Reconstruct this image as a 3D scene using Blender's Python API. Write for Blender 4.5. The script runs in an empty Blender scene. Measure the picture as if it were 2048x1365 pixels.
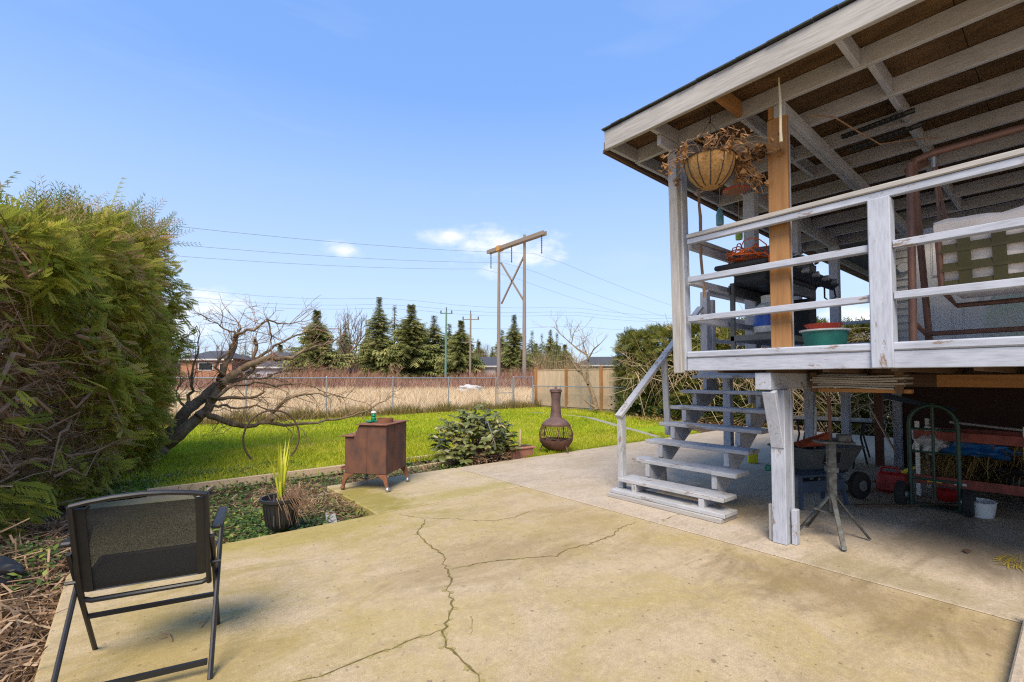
import bpy, bmesh, math, random
import numpy as np
from mathutils import Vector, Matrix
R = math.radians
scene = bpy.context.scene
col = scene.collection
random.seed(7); rng = np.random.default_rng(11)

# ---------------------------------------------------------------- camera
cam_d = bpy.data.cameras.new('camera'); cam = bpy.data.objects.new('camera', cam_d); col.objects.link(cam)
cam.location = (0, 0, 1.35); cam.rotation_euler = (R(92), 0, R(-39.33))
cam_d.sensor_width = 36; cam_d.lens = 935 / 2048 * 36; cam_d.shift_y = 0.02044
cam_d.clip_start = 0.05; cam_d.clip_end = 4000
scene.camera = cam
# ---------------------------------------------------------------- sky and sun
SUN_AZ = math.atan2(-0.77, -0.64)      # direction the light comes from, measured from +Y towards +X
SUN_EL = R(50)
world = bpy.data.worlds.new('World'); scene.world = world; world.use_nodes = True
nt = world.node_tree; N = nt.nodes; L = nt.links
for n in list(N): N.remove(n)
def wn(t, **k):
    n = N.new(t)
    for a, b in k.items(): setattr(n, a, b)
    return n
out = wn('ShaderNodeOutputWorld'); bg = wn('ShaderNodeBackground'); bg.inputs[1].default_value = 0.15
sky = wn('ShaderNodeTexSky', sky_type='NISHITA'); sky.sun_disc = False
sky.sun_elevation = SUN_EL; sky.sun_rotation = SUN_AZ
sky.altitude = 0; sky.air_density = 1.0; sky.dust_density = 0.6; sky.ozone_density = 2.5
tc = wn('ShaderNodeTexCoord')
def vm(op, a, b=None):
    n = wn('ShaderNodeVectorMath', operation=op); L.new(a, n.inputs[0])
    if b is not None:
        if isinstance(b, tuple): n.inputs[1].default_value = b
        else: L.new(b, n.inputs[1])
    return n
def ma(op, a, b=None, c=None):
    n = wn('ShaderNodeMath', operation=op)
    for i, x in enumerate((a, b, c)):
        if x is None: continue
        if isinstance(x, (int, float)): n.inputs[i].default_value = x
        else: L.new(x, n.inputs[i])
    return n.outputs[0]
direction = tc.outputs['Generated']
nz = wn('ShaderNodeTexNoise'); nz.inputs['Scale'].default_value = 9; nz.inputs['Detail'].default_value = 9; nz.inputs['Roughness'].default_value = 0.62
L.new(vm('MULTIPLY', direction, (1, 1, 2.2)).outputs[0], nz.inputs['Vector'])
def px_dir(px, py):
    f = 935.; p = R(2); th = R(39.33); cy = 757 - f * math.tan(p)
    a = (px - 1024) / f; b = -(py - cy) / f
    fw = math.cos(p) - b * math.sin(p); up = math.sin(p) + b * math.cos(p)
    return Vector((math.sin(th) * fw + math.cos(th) * a, math.cos(th) * fw - math.sin(th) * a, up))
cloud = None
for (px, py, rad, st) in [(1010, 492, .15, 1.0), (905, 470, .075, .8), (695, 503, .045, .95), (415, 615, .10, 1.0), (1730, 660, .14, 1.1), (330, 640, .1, .8), (2300, 560, .3, .8), (-500, 500, .35, .8), (3600, 500, .4, .9)]:
    c = px_dir(px, py).normalized()
    d = vm('SUBTRACT', direction, tuple(c)).outputs[0]
    d = vm('LENGTH', vm('MULTIPLY', d, (1, 1, 2.0)).outputs[0]).outputs['Value']
    m = ma('SUBTRACT', 1.0, ma('DIVIDE', d, rad))
    m = ma('ADD', m, ma('MULTIPLY', ma('SUBTRACT', nz.outputs['Fac'], 0.52), 3.0))
    m = ma('MULTIPLY', ma('SMOOTH_MAX', m, 0.0, 0.1), st)
    cloud = m if cloud is None else ma('MAXIMUM', cloud, m)
mr = wn('ShaderNodeMapRange', interpolation_type='SMOOTHSTEP'); L.new(cloud, mr.inputs[0])
mr.inputs[1].default_value = 0.08; mr.inputs[2].default_value = 1.3
cz = wn('ShaderNodeTexNoise'); cz.inputs['Scale'].default_value = 2.3; cz.inputs['Detail'].default_value = 5
L.new(vm('MULTIPLY', direction, (0.7, 1.6, 5)).outputs[0], cz.inputs['Vector'])
cir = wn('ShaderNodeMapRange'); L.new(cz.outputs['Fac'], cir.inputs[0])
cir.inputs[1].default_value = .58; cir.inputs[2].default_value = .85; cir.inputs[4].default_value = .12
gam = wn('ShaderNodeGamma'); gam.inputs[1].default_value = 0.62; L.new(sky.outputs[0], gam.inputs[0])   # thin high haze evens the sky out
tint = wn('ShaderNodeMix', data_type='RGBA', blend_type='MULTIPLY'); tint.inputs[0].default_value = 1
L.new(gam.outputs[0], tint.inputs[6]); tint.inputs[7].default_value = (1.22, 1.45, 1.95, 1)
# deeper blue overhead, pale haze low down, the same all round
sep = wn('ShaderNodeSeparateXYZ'); L.new(direction, sep.inputs[0])
grad = wn('ShaderNodeValToRGB'); L.new(sep.outputs[2], grad.inputs[0]); ge = grad.color_ramp.elements
stops = [(.0, (.66, .80, .95)), (.17, (.61, .78, 1.0)), (.37, (.40, .62, 1.0)), (.52, (.22, .45, .98)), (1.0, (.17, .36, .85))]
while len(ge) < len(stops): ge.new(.5)
for i, (p_, c_) in enumerate(stops): ge[i].position = p_; ge[i].color = (*c_, 1)
gsc = wn('ShaderNodeMix', data_type='RGBA', blend_type='MULTIPLY'); gsc.inputs[0].default_value = 1; L.new(grad.outputs[0], gsc.inputs[6]); gsc.inputs[7].default_value = (3.62, 3.62, 3.62, 1)
gsc.clamp_result = False
skm = wn('ShaderNodeMix', data_type='RGBA'); skm.inputs[0].default_value = .75; L.new(tint.outputs[2], skm.inputs[6]); L.new(gsc.outputs[2], skm.inputs[7])
mx = wn('ShaderNodeMix', data_type='RGBA'); L.new(ma('MAXIMUM', mr.outputs[0], cir.outputs[0]), mx.inputs[0])
L.new(skm.outputs[2], mx.inputs[6]); mx.inputs[7].default_value = (4.2, 4.2, 4.3, 1)
L.new(mx.outputs[2], bg.inputs[0]); L.new(bg.outputs[0], out.inputs[0])
sun_d = bpy.data.lights.new('sun', 'SUN'); sun_d.energy = 3.0; sun_d.angle = R(32); sun_d.color = (1, .88, .70)
sun = bpy.data.objects.new('sun', sun_d); col.objects.link(sun)
sv = Vector((math.sin(SUN_AZ) * math.cos(SUN_EL), math.cos(SUN_AZ) * math.cos(SUN_EL), math.sin(SUN_EL)))
sun.rotation_euler = sv.to_track_quat('Z', 'Y').to_euler(); sun.location = sv * 50
scene.view_settings.view_transform = 'Standard'; scene.view_settings.look = 'None'
scene.view_settings.exposure = 0.88; scene.view_settings.gamma = 1
scene.view_settings.use_curve_mapping = False
scene.render.engine = 'CYCLES'
scene.cycles.max_bounces = 4; scene.cycles.diffuse_bounces = 3; scene.cycles.glossy_bounces = 2; scene.cycles.transparent_max_bounces = 8
scene.cycles.caustics_reflective = False; scene.cycles.caustics_refractive = False; scene.cycles.use_denoising = False; scene.cycles.filter_width = 1.2; scene.cycles.sample_clamp_indirect = 2.5; scene.cycles.use_adaptive_sampling = False

# ---------------------------------------------------------------- helpers
def at_plane(px, py, axis, val):
    """where the line of sight through a point of the photograph meets the plane axis=val (0: X, 1: Y, 2: Z)"""
    r = px_dir(px, py); o = Vector((0, 0, 1.35)); t = (val - o[axis]) / r[axis]
    return o + r * t
class MB:
    def __init__(s): s.v = []; s.f = []
    def add(s, vs, fs):
        b = len(s.v); s.v += [tuple(v) for v in vs]; s.f += [tuple(i + b for i in f) for f in fs]; return s
    def box(s, c, d, rz=0, taper=1.0):
        x, y, z = d[0] / 2, d[1] / 2, d[2] / 2; t = taper
        p = [(-x, -y, -z), (x, -y, -z), (x, y, -z), (-x, y, -z), (-x * t, -y * t, z), (x * t, -y * t, z), (x * t, y * t, z), (-x * t, y * t, z)]
        cs, sn = math.cos(rz), math.sin(rz)
        return s.add([(c[0] + a * cs - b * sn, c[1] + a * sn + b * cs, c[2] + e) for a, b, e in p],
                     [(3, 2, 1, 0), (4, 5, 6, 7), (0, 1, 5, 4), (1, 2, 6, 5), (2, 3, 7, 6), (3, 0, 4, 7)])
    def b2(s, x0, x1, y0, y1, z0, z1):
        return s.box(((x0 + x1) / 2, (y0 + y1) / 2, (z0 + z1) / 2), (abs(x1 - x0), abs(y1 - y0), abs(z1 - z0)))
    def bar(s, p0, p1, w, h, up=(0, 0, 1)):
        p0, p1 = Vector(p0), Vector(p1); d = (p1 - p0).normalized(); u = Vector(up)
        sd = d.cross(u)
        if sd.length < 1e-4: sd = d.cross(Vector((1, 0, 0)))
        sd.normalize(); u = sd.cross(d); q = []
        for p in (p0, p1):
            for a, b in ((-1, -1), (1, -1), (1, 1), (-1, 1)): q.append(p + sd * a * w / 2 + u * b * h / 2)
        return s.add(q, [(0, 1, 2, 3), (7, 6, 5, 4), (0, 4, 5, 1), (1, 5, 6, 2), (2, 6, 7, 3), (3, 7, 4, 0)])
    def tube(s, pts, r, n=8, caps=True):
        pts = [Vector(p) for p in pts]; m = len(pts)
        rr = r if isinstance(r, (list, tuple)) else [r] * m
        b = len(s.v); up = None
        for i, p in enumerate(pts):
            d = (pts[min(i + 1, m - 1)] - pts[max(i - 1, 0)])
            if d.length < 1e-9: d = Vector((0, 0, 1))
            d.normalize()
            if up is None:
                up = Vector((0, 0, 1)) if abs(d.z) < .9 else Vector((1, 0, 0))
            sd = d.cross(up)
            if sd.length < 1e-3: sd = d.cross(Vector((.3, 1, .2)))
            sd.normalize(); up = sd.cross(d).normalized()
            for k in range(n):
                a = 2 * math.pi * k / n
                s.v.append(tuple(p + (sd * math.cos(a) + up * math.sin(a)) * rr[i]))
        for i in range(m - 1):
            for k in range(n):
                s.f.append((b + i * n + k, b + i * n + (k + 1) % n, b + (i + 1) * n + (k + 1) % n, b + (i + 1) * n + k))
        if caps:
            s.f.append(tuple(b + k for k in reversed(range(n)))); s.f.append(tuple(b + (m - 1) * n + k for k in range(n)))
        return s
    def lathe(s, c, prof, n=24, sx=1, sy=1):
        b = len(s.v)
        for r, z in prof:
            for k in range(n):
                a = 2 * math.pi * k / n; s.v.append((c[0] + r * math.cos(a) * sx, c[1] + r * math.sin(a) * sy, c[2] + z))
        for i in range(len(prof) - 1):
            for k in range(n):
                s.f.append((b + i * n + k, b + i * n + (k + 1) % n, b + (i + 1) * n + (k + 1) % n, b + (i + 1) * n + k))
        s.f.append(tuple(b + k for k in reversed(range(n)))); s.f.append(tuple(b + (len(prof) - 1) * n + k for k in range(n)))
        return s
    def poly(s, pts, thick, axis):
        """flat outline (list of 3D points) given thickness along axis vector"""
        a = Vector(axis) * thick; n = len(pts)
        return s.add([Vector(p) for p in pts] + [Vector(p) + a for p in pts],
                     [tuple(range(n)), tuple(reversed(range(n, 2 * n)))] + [(i, i + n, (i + 1) % n + n, (i + 1) % n) for i in range(n)])
    def build(s, name, mat, parent=None, bevel=0, smooth=False):
        me = bpy.data.meshes.new(name); me.from_pydata(s.v, [], s.f); me.update()
        bm = bmesh.new(); bm.from_mesh(me); bmesh.ops.recalc_face_normals(bm, faces=bm.faces); bm.to_mesh(me); bm.free()
        return link(name, me, mat, parent, bevel, smooth)
def link(name, me, mat, parent=None, bevel=0, smooth=False):
    o = bpy.data.objects.new(name, me); col.objects.link(o)
    if mat and not me.materials: me.materials.append(mat)
    if smooth:
        me.polygons.foreach_set('use_smooth', [True] * len(me.polygons))
        try: me.set_sharp_from_angle(angle=R(40))
        except Exception: pass
    if parent:
        o.parent = parent; o.matrix_parent_inverse = Matrix.Translation(-root_loc(parent))
    if bevel:
        b = o.modifiers.new('edge', 'BEVEL'); b.width = bevel; b.segments = 1; b.limit_method = 'ANGLE'
    return o
def root_loc(o):
    v = Vector(o.location)
    return v
def thing(name, label, cat, loc=(0, 0, 0), group=None):
    o = bpy.data.objects.new(name, None); o.empty_display_size = .1; col.objects.link(o); o.location = loc
    return tag(o, label, cat, group)
def tag(o, label, cat, group=None):
    o['label'] = label; o['category'] = cat
    if group: o['group'] = group
    return o
def struct(o): o['kind'] = 'structure'; return o
def stuff(o): o['kind'] = 'stuff'; return o
def np_mesh(name, verts, tris, mat, parent=None, tint=None):
    """triangle mesh straight from arrays, with a per-vertex 'tint' value"""
    verts = np.asarray(verts, dtype=np.float32); tris = np.asarray(tris, dtype=np.int32)
    me = bpy.data.meshes.new(name); nv, nf = len(verts), len(tris)
    me.vertices.add(nv); me.vertices.foreach_set('co', verts.ravel())
    me.loops.add(nf * 3); me.loops.foreach_set('vertex_index', tris.ravel())
    me.polygons.add(nf); me.polygons.foreach_set('loop_start', np.arange(0, nf * 3, 3, dtype=np.int32))
    if tint is not None:
        at = me.attributes.new('tint', 'FLOAT', 'POINT'); at.data.foreach_set('value', np.asarray(tint, dtype=np.float32))
    me.update(calc_edges=True)
    return link(name, me, mat, parent)
def scatter(tv, tf, pos, rot, scl, tint=None):
    """copies of a small template (tv, tf) at pos with rotation matrices rot (n,3,3) and scales"""
    n = len(pos); tv = np.asarray(tv, float); k = len(tv)
    v = np.einsum('nij,kj->nki', rot, tv) * np.asarray(scl).reshape(n, 1, 1) + pos[:, None, :]
    f = (np.asarray(tf)[None] + (np.arange(n) * k)[:, None, None]).reshape(-1, 3)
    t = np.repeat(tint if tint is not None else rng.random(n), k)
    return v.reshape(-1, 3), f, t
def rot_from(dirs, ups):
    """frames whose x axis is dirs and whose z axis is near ups"""
    d = dirs / np.linalg.norm(dirs, axis=1, keepdims=True)
    y = np.cross(ups, d); y /= np.linalg.norm(y, axis=1, keepdims=True) + 1e-9
    z = np.cross(d, y)
    return np.stack([d, y, z], axis=2)
def merge(parts):
    V, F, T = [], [], []; b = 0
    for v, f, t in parts:
        V.append(v); F.append(np.asarray(f) + b); T.append(t); b += len(v)
    return np.concatenate(V), np.concatenate(F), np.concatenate(T)
def blades(pos, h, w, lean, tint=None):
    """upright tapering blades: 3 triangles each"""
    n = len(pos); a = rng.random(n) * 2 * math.pi; b = rng.random(n) * 2 * math.pi
    wd = np.stack([np.cos(a), np.sin(a), np.zeros(n)], 1) * (np.broadcast_to(w, n) / 2)[:, None]
    hh = np.broadcast_to(h, n); ln = np.stack([np.cos(b), np.sin(b), np.zeros(n)], 1) * (np.broadcast_to(lean, n) * hh * rng.random(n))[:, None]
    up = np.zeros((n, 3)); up[:, 2] = hh
    mid = pos + up * .55 + ln * .35; tip = pos + up + ln
    v = np.stack([pos - wd, pos + wd, mid - wd * .7, mid + wd * .7, tip], 1).reshape(-1, 3)
    f = (np.array([[0, 1, 3], [0, 3, 2], [2, 3, 4]])[None] + (np.arange(n) * 5)[:, None, None]).reshape(-1, 3)
    return v, f, np.repeat(tint if tint is not None else rng.random(n), 5)

# ---------------------------------------------------------------- materials
MATS = {}
def nodes_of(name):
    m = bpy.data.materials.new(name); m.use_nodes = True; MATS[name] = m
    return m, m.node_tree.nodes, m.node_tree.links, m.node_tree.nodes['Principled BSDF']
def c4(c): return (c[0], c[1], c[2], 1)
def noise_tex(nd, lk, scale, detail=5, stretch=(1, 1, 1), rough=.55, dist=0, coord='Object'):
    t = nd.new('ShaderNodeTexCoord'); mp = nd.new('ShaderNodeMapping'); mp.inputs['Scale'].default_value = stretch
    lk.new(t.outputs[coord], mp.inputs[0])
    n = nd.new('ShaderNodeTexNoise'); n.inputs['Scale'].default_value = scale; n.inputs['Detail'].default_value = detail
    n.inputs['Roughness'].default_value = rough; n.inputs['Distortion'].default_value = dist
    lk.new(mp.outputs[0], n.inputs['Vector']); return n.outputs['Fac']
def ramp(nd, lk, fac, stops):
    r = nd.new('ShaderNodeValToRGB'); e = r.color_ramp.elements
    while len(e) < len(stops): e.new(.5)
    for i, (p, c) in enumerate(stops): e[i].position = p; e[i].color = c4(c)
    lk.new(fac, r.inputs[0]); return r.outputs[0]
def mixc(nd, lk, fac, a, b, mode='MIX'):
    m = nd.new('ShaderNodeMix'); m.data_type = 'RGBA'; m.blend_type = mode
    for i, x in ((0, fac), (6, a), (7, b)):
        if isinstance(x, (int, float)): m.inputs[i].default_value = x
        elif isinstance(x, tuple): m.inputs[i].default_value = c4(x)
        else: lk.new(x, m.inputs[i])
    return m.outputs[2]
def bump(nd, lk, fac, bs, strength=.3, dist=.01):
    b = nd.new('ShaderNodeBump'); b.inputs['Strength'].default_value = strength; b.inputs['Distance'].default_value = dist
    lk.new(fac, b.inputs['Height']); lk.new(b.outputs[0], bs.inputs['Normal'])
def plain(name, c, rough=.6, metal=0, var=.25, scale=8, c2=None, stretch=(1, 1, 1), bstr=.15, spec=None, coat=0):
    m, nd, lk, bs = nodes_of(name)
    n = noise_tex(nd, lk, scale, 6, stretch)
    d = tuple(x * (1 - var) for x in c) if c2 is None else c2
    lk.new(ramp(nd, lk, n, [(.33, d), (.66, c)]), bs.inputs['Base Color'])
    bs.inputs['Roughness'].default_value = rough; bs.inputs['Metallic'].default_value = metal
    if spec is not None: bs.inputs['Specular IOR Level'].default_value = spec
    if bstr: bump(nd, lk, n, bs, bstr)
    return m
def wood(name, c, c2, axis='y', fine=60, rough=.75, knots=False, bstr=.3):
    st = {'x': (.06, 1, 1), 'y': (1, .06, 1), 'z': (1, 1, .06)}[axis]
    m, nd, lk, bs = nodes_of(name)
    g = noise_tex(nd, lk, fine, 6, st, .65); b = noise_tex(nd, lk, 3, 4, tuple(x * 1.5 + .3 for x in st))
    a = ramp(nd, lk, g, [(.3, c2), (.65, c)])
    lk.new(mixc(nd, lk, .45, a, ramp(nd, lk, b, [(.3, tuple(x * .62 for x in c)), (.7, tuple(min(1, x * 1.12) for x in c))])), bs.inputs['Base Color'])
    bs.inputs['Roughness'].default_value = rough; bump(nd, lk, g, bs, bstr, .004); return m
def paint(name, c, under, axis, amount=.36, rough=.6):
    """old paint on timber: streaked dirt and flakes that show the bare wood"""
    st = {'x': (.12, 1, 1), 'y': (1, .12, 1), 'z': (1, 1, .12)}[axis]
    m, nd, lk, bs = nodes_of(name)
    g = noise_tex(nd, lk, 70, 5, st, .6); big = noise_tex(nd, lk, 2.2, 5, (1, 1, 1), .6)
    fl = noise_tex(nd, lk, 11, 8, tuple(x ** .5 for x in st), .72)
    t = mixc(nd, lk, .5, ramp(nd, lk, g, [(.32, tuple(x * .6 for x in c)), (.58, c)]), ramp(nd, lk, big, [(.3, tuple(x * .68 for x in c)), (.68, tuple(min(1, x * 1.12) for x in c))]))
    bare = ramp(nd, lk, g, [(.3, tuple(x * .5 for x in under)), (.7, under)])
    k = ramp(nd, lk, fl, [(amount - .03, (1, 1, 1)), (amount + .02, (0, 0, 0))])
    lk.new(mixc(nd, lk, k, t, bare), bs.inputs['Base Color'])
    bs.inputs['Roughness'].default_value = rough
    h = nd.new('ShaderNodeMath'); h.operation = 'SUBTRACT'; lk.new(g, h.inputs[0]); lk.new(k, h.inputs[1])
    bump(nd, lk, h.outputs[0], bs, .25, .004); return m
def leafmat(name, stops, rough=.5, trans=.25, spec=.3):
    m, nd, lk, bs = nodes_of(name)
    a = nd.new('ShaderNodeAttribute'); a.attribute_name = 'tint'
    c = ramp(nd, lk, a.outputs['Fac'], stops); lk.new(c, bs.inputs['Base Color'])
    bs.inputs['Roughness'].default_value = rough; bs.inputs['Specular IOR Level'].default_value = spec
    if trans:
        t = nd.new('ShaderNodeBsdfTranslucent'); lk.new(c, t.inputs[0]); mx = nd.new('ShaderNodeMixShader'); mx.inputs[0].default_value = trans
        lk.new(bs.outputs[0], mx.inputs[1]); lk.new(t.outputs[0], mx.inputs[2]); lk.new(mx.outputs[0], nd['Material Output'].inputs[0])
    return m
PAINT = (.43, .46, .54); BARE = (.30, .20, .125)
for ax in 'xyz':
    paint('paint_' + ax, PAINT, BARE, ax, .388)
    paint('stair_' + ax, (.45, .455, .475), (.33, .27, .21), ax, .415)
    paint('shade_' + ax, (.47, .475, .52), (.28, .2, .13), ax, .30)
    wood('gray_' + ax, (.46, .44, .42), (.20, .175, .15), ax, 70, bstr=.5)
    wood('brown_' + ax, (.42, .21, .075), (.22, .095, .03), ax, 40)
    wood('pale_' + ax, (.62, .46, .30), (.45, .31, .18), ax, 40)
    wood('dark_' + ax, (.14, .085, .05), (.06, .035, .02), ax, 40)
plain('ply', (.30, .175, .085), .85, var=.5, scale=14, stretch=(1, .25, 1))
plain('shingle', (.05, .055, .055), .95, var=.4, scale=60)
plain('black_metal', (.018, .018, .02), .42, .0, scale=30, bstr=.05)
plain('black_plastic', (.02, .02, .022), .5, scale=20)
plain('soffit', (.16, .06, .035), .7)
plain('siding', (.60, .58, .55), .6, var=.12, scale=4)
plain('door_white', (.72, .70, .71), .5, var=.08, scale=3)
plain('rust', (.17, .072, .042), .75, .15, scale=8, c2=(.085, .046, .038), bstr=.25, stretch=(1, 1, .65))
plain('rust_light', (.27, .105, .05), .8, scale=12, c2=(.14, .06, .035))
plain('galv', (.42, .44, .46), .4, .6, var=.25, scale=30)
plain('terracotta', (.36, .16, .11), .8, scale=10)
plain('clay_brown', (.15, .085, .075), .7, scale=9, c2=(.085, .05, .045))
plain('rubber', (.022, .022, .022), .85, scale=40)
plain('grey_plastic', (.11, .12, .125), .55)
plain('red_metal', (.33, .07, .045), .6, var=.5, scale=14)
plain('red_plastic', (.38, .02, .02), .42)
plain('green_metal', (.02, .07, .05), .45, .1, var=.5, scale=14)
plain('teal_plastic', (.03, .24, .19), .45)
plain('red_lid', (.62, .07, .035), .45)
plain('white_plastic', (.68, .68, .66), .45, var=.1)
plain('blue_plastic', (.02, .09, .42), .4)
plain('yellow_plastic', (.75, .55, .02), .5)
plain('orange_cord', (.85, .17, .03), .5)
plain('coir', (.44, .25, .09), .95, var=.45, scale=55, bstr=.6)
plain('swing_brown', (.20, .10, .07), .5, .1, scale=20)
plain('cushion', (.80, .74, .70), .9, var=.1, scale=6)
plain('webbing', (.085, .075, .03), .8)
plain('tarp_blue', (.02, .13, .36), .5)
plain('tarp_white', (.55, .55, .56), .5)
plain('bottle_blue', (.14, .33, .40), .2)
plain('bottle_green', (.30, .48, .03), .25)
plain('jack_paint', (.10, .11, .11), .55, .3, scale=25, c2=(.04, .035, .03))
plain('bark', (.24, .175, .12), .95, var=.5, scale=25, bstr=.7)
plain('bark_moss', (.28, .20, .11), .95, scale=9, c2=(.14, .09, .06), bstr=.7)
plain('twig', (.36, .22, .13), .9, scale=15)
plain('pole_wood', (.26, .21, .17), .9, scale=10, stretch=(1, 1, .1))
plain('pole_green', (.14, .25, .19), .8)
plain('wire', (.05, .06, .07), .6)
plain('cable', (.2, .24, .28), .6)
plain('roof_dark', (.07, .075, .09), .9)
plain('brick_far', (.40, .19, .11), .9)
plain('wall_grey', (.42, .38, .42), .9)
plain('wall_pale', (.60, .58, .55), .9)
plain('glass_dark', (.02, .025, .03), .3, spec=.2)
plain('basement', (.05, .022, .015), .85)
# ================================================================ GROUND
def concrete(name, base, moss, mossy, dark, spots=()):
    m, nd, lk, bs = nodes_of(name)
    sp = noise_tex(nd, lk, 170, 2, rough=.8); sp2 = noise_tex(nd, lk, 42, 3, rough=.7); mid = noise_tex(nd, lk, 1.1, 6, (1, 1, 1), .65, .6); st = noise_tex(nd, lk, 2.6, 8, (.45, 1.2, 1), .72, .8)
    ms = noise_tex(nd, lk, 1.3, 9, (1, 1, 1), .72, .5); sm = noise_tex(nd, lk, 9, 5, rough=.7)
    c = ramp(nd, lk, sp, [(.3, tuple(x * .42 for x in base)), (.5, base), (.68, tuple(min(1, x * 1.5) for x in base))])
    c = mixc(nd, lk, ramp(nd, lk, sp2, [(.40, (.5,) * 3), (.55, (0, 0, 0))]), c, tuple(x * .62 for x in base))
    c = mixc(nd, lk, ramp(nd, lk, mid, [(.35, (0, 0, 0)), (.7, (.5,) * 3)]), c, tuple(x * y for x, y in zip(base, (1.1, 1.12, 1.25))))
    c = mixc(nd, lk, ramp(nd, lk, st, [(.48, (0, 0, 0)), (.72, (dark,) * 3)]), c, tuple(x * y for x, y in zip(base, (.55, .53, .55))))
    c = mixc(nd, lk, ramp(nd, lk, ms, [(.42, (0, 0, 0)), (.68, (mossy,) * 3)]), c, moss)
    c = mixc(nd, lk, ramp(nd, lk, sm, [(.50, (0, 0, 0)), (.68, (.45,) * 3)]), c, tuple(x * .62 for x in base))
    pb = noise_tex(nd, lk, 23, 2, rough=.5); c = mixc(nd, lk, ramp(nd, lk, pb, [(.68, (0, 0, 0)), (.71, (.7,) * 3)]), c, tuple(x * .35 for x in base))
    wv_ = noise_tex(nd, lk, 14, 6, rough=.75); c = mixc(nd, lk, ramp(nd, lk, wv_, [(.52, (0, 0, 0)), (.7, (.4,) * 3)]), c, tuple(min(1, x * 1.35) for x in base))
    for (x, y, rx, ry, colr, k) in spots:     # old stains, moss and plain darker patches, each with its own place and ragged outline
        t = nd.new('ShaderNodeTexCoord'); mp = nd.new('ShaderNodeMapping'); mp.inputs['Location'].default_value = (-x / rx, -y / ry, 0); mp.inputs['Scale'].default_value = (1 / rx, 1 / ry, 0); lk.new(t.outputs['Object'], mp.inputs[0])
        ln = nd.new('ShaderNodeVectorMath'); ln.operation = 'LENGTH'; lk.new(mp.outputs[0], ln.inputs[0])
        q = nd.new('ShaderNodeMath'); q.operation = 'MULTIPLY_ADD'; lk.new(st, q.inputs[0]); q.inputs[1].default_value = -2.6; q.inputs[2].default_value = 1.3
        q2 = nd.new('ShaderNodeMath'); q2.operation = 'ADD'; lk.new(q.outputs[0], q2.inputs[0]); lk.new(ln.outputs['Value'], q2.inputs[1])
        c = mixc(nd, lk, ramp(nd, lk, q2.outputs[0], [(.35, (k,) * 3), (1.0, (0, 0, 0))]), c, mixc(nd, lk, .5, colr, mixc(nd, lk, 1.0, c, tuple(min(1, 2 * x_) for x_ in colr), 'MULTIPLY')))
    lk.new(c, bs.inputs['Base Color']); bs.inputs['Roughness'].default_value = .9; bs.inputs['Specular IOR Level'].default_value = .2
    bump(nd, lk, sp, bs, .5, .004)
concrete('conc', (.475, .37, .225), (.38, .29, .085), .7, .6, [(3.5, .95, .5, 1.1, (.22, .17, .095), .6), (1.3, 4.3, 1.7, .55, (.34, .31, .06), .55), (.25, 2.6, .6, 1.5, (.33, .27, .07), .5), (2.2, 2.9, 1.2, .5, (.30, .24, .13), .5), (3.3, 3.0, .5, .9, (.34, .27, .13), .4)])
concrete('conc_b', (.50, .40, .26), (.38, .31, .10), .6, .5, [(2.1, 5.2, .5, .9, (.27, .25, .05), .8), (3.0, 4.7, 1.0, .35, (.33, .30, .07), .6)])
concrete('conc_c', (.50, .41, .30), (.36, .29, .17), .5, .65, [(4.05, .9, .3, .8, (.27, .24, .10), .45), (5.2, .7, 1.0, .6, (.27, .225, .165), .6), (5.0, 2.6, .7, 1.0, (.25, .21, .15), .6), (7.5, 1.2, 1.6, 1.6, (.27, .23, .18), .5)])  # moss along the joint, then darker patches below the deck and stairs
concrete('conc_old', (.30, .25, .15), (.16, .17, .05), .8, .6)
plain('soil', (.13, .085, .055), 1, scale=9, c2=(.065, .04, .025), bstr=.8, spec=.1)
plain('field_soil', (.62, .47, .29), 1, scale=.6, c2=(.45, .33, .19), spec=.05)
plain('lawn_soil', (.26, .34, .02), 1, scale=1.2, c2=(.20, .28, .016), spec=.05)
plain('crack_dirt', (.20, .155, .05), 1, scale=30, c2=(.10, .075, .02))
plain('crack_moss', (.37, .30, .12), 1, scale=60, c2=(.27, .215, .075))
plain('joint_dirt', (.10, .07, .04), 1)

g = MB(); S = 2200
g.add([(-S, -S, -.16), (S, -S, -.16), (S, S, -.16), (-S, S, -.16)], [(0, 1, 2, 3)])
struct(g.build('ground', MATS['field_soil']))
def sheet(name, mat, polys, z):
    m = MB()
    for p in polys: m.add([(x, y, z) for x, y in p], [tuple(range(len(p)))])
    return struct(m.build(name, MATS[mat]))
sheet('lawn', 'lawn_soil', [[(-5, 7.25), (5.2, 7.25), (5.2, 16.7), (-5, 16.7)], [(5.2, 6.0), (14.2, 6.0), (16.6, 12), (16.6, 16.7), (5.2, 16.7)]], -.07)
sheet('garden_bed', 'soil', [[(-5, -2), (-.28, -2), (-.28, 7.25), (-5, 7.25)], [(.6, 4.45), (2.0, 4.45), (2.0, 7.25), (.6, 7.25)], [(2, 5.9), (5.2, 5.9), (5.2, 7.25), (2, 7.25)], [(-.28, 6.9), (.6, 6.9), (.6, 7.25), (-.28, 7.25)]], -.115)
# hedge foot: bare soil with litter
sheet('hedge_soil', 'soil', [[(11.5, 4.2), (19, 4.2), (19, 12.4), (15.6, 12.4), (13.2, 8.2), (11.5, 6.3)]], -.06)

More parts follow.
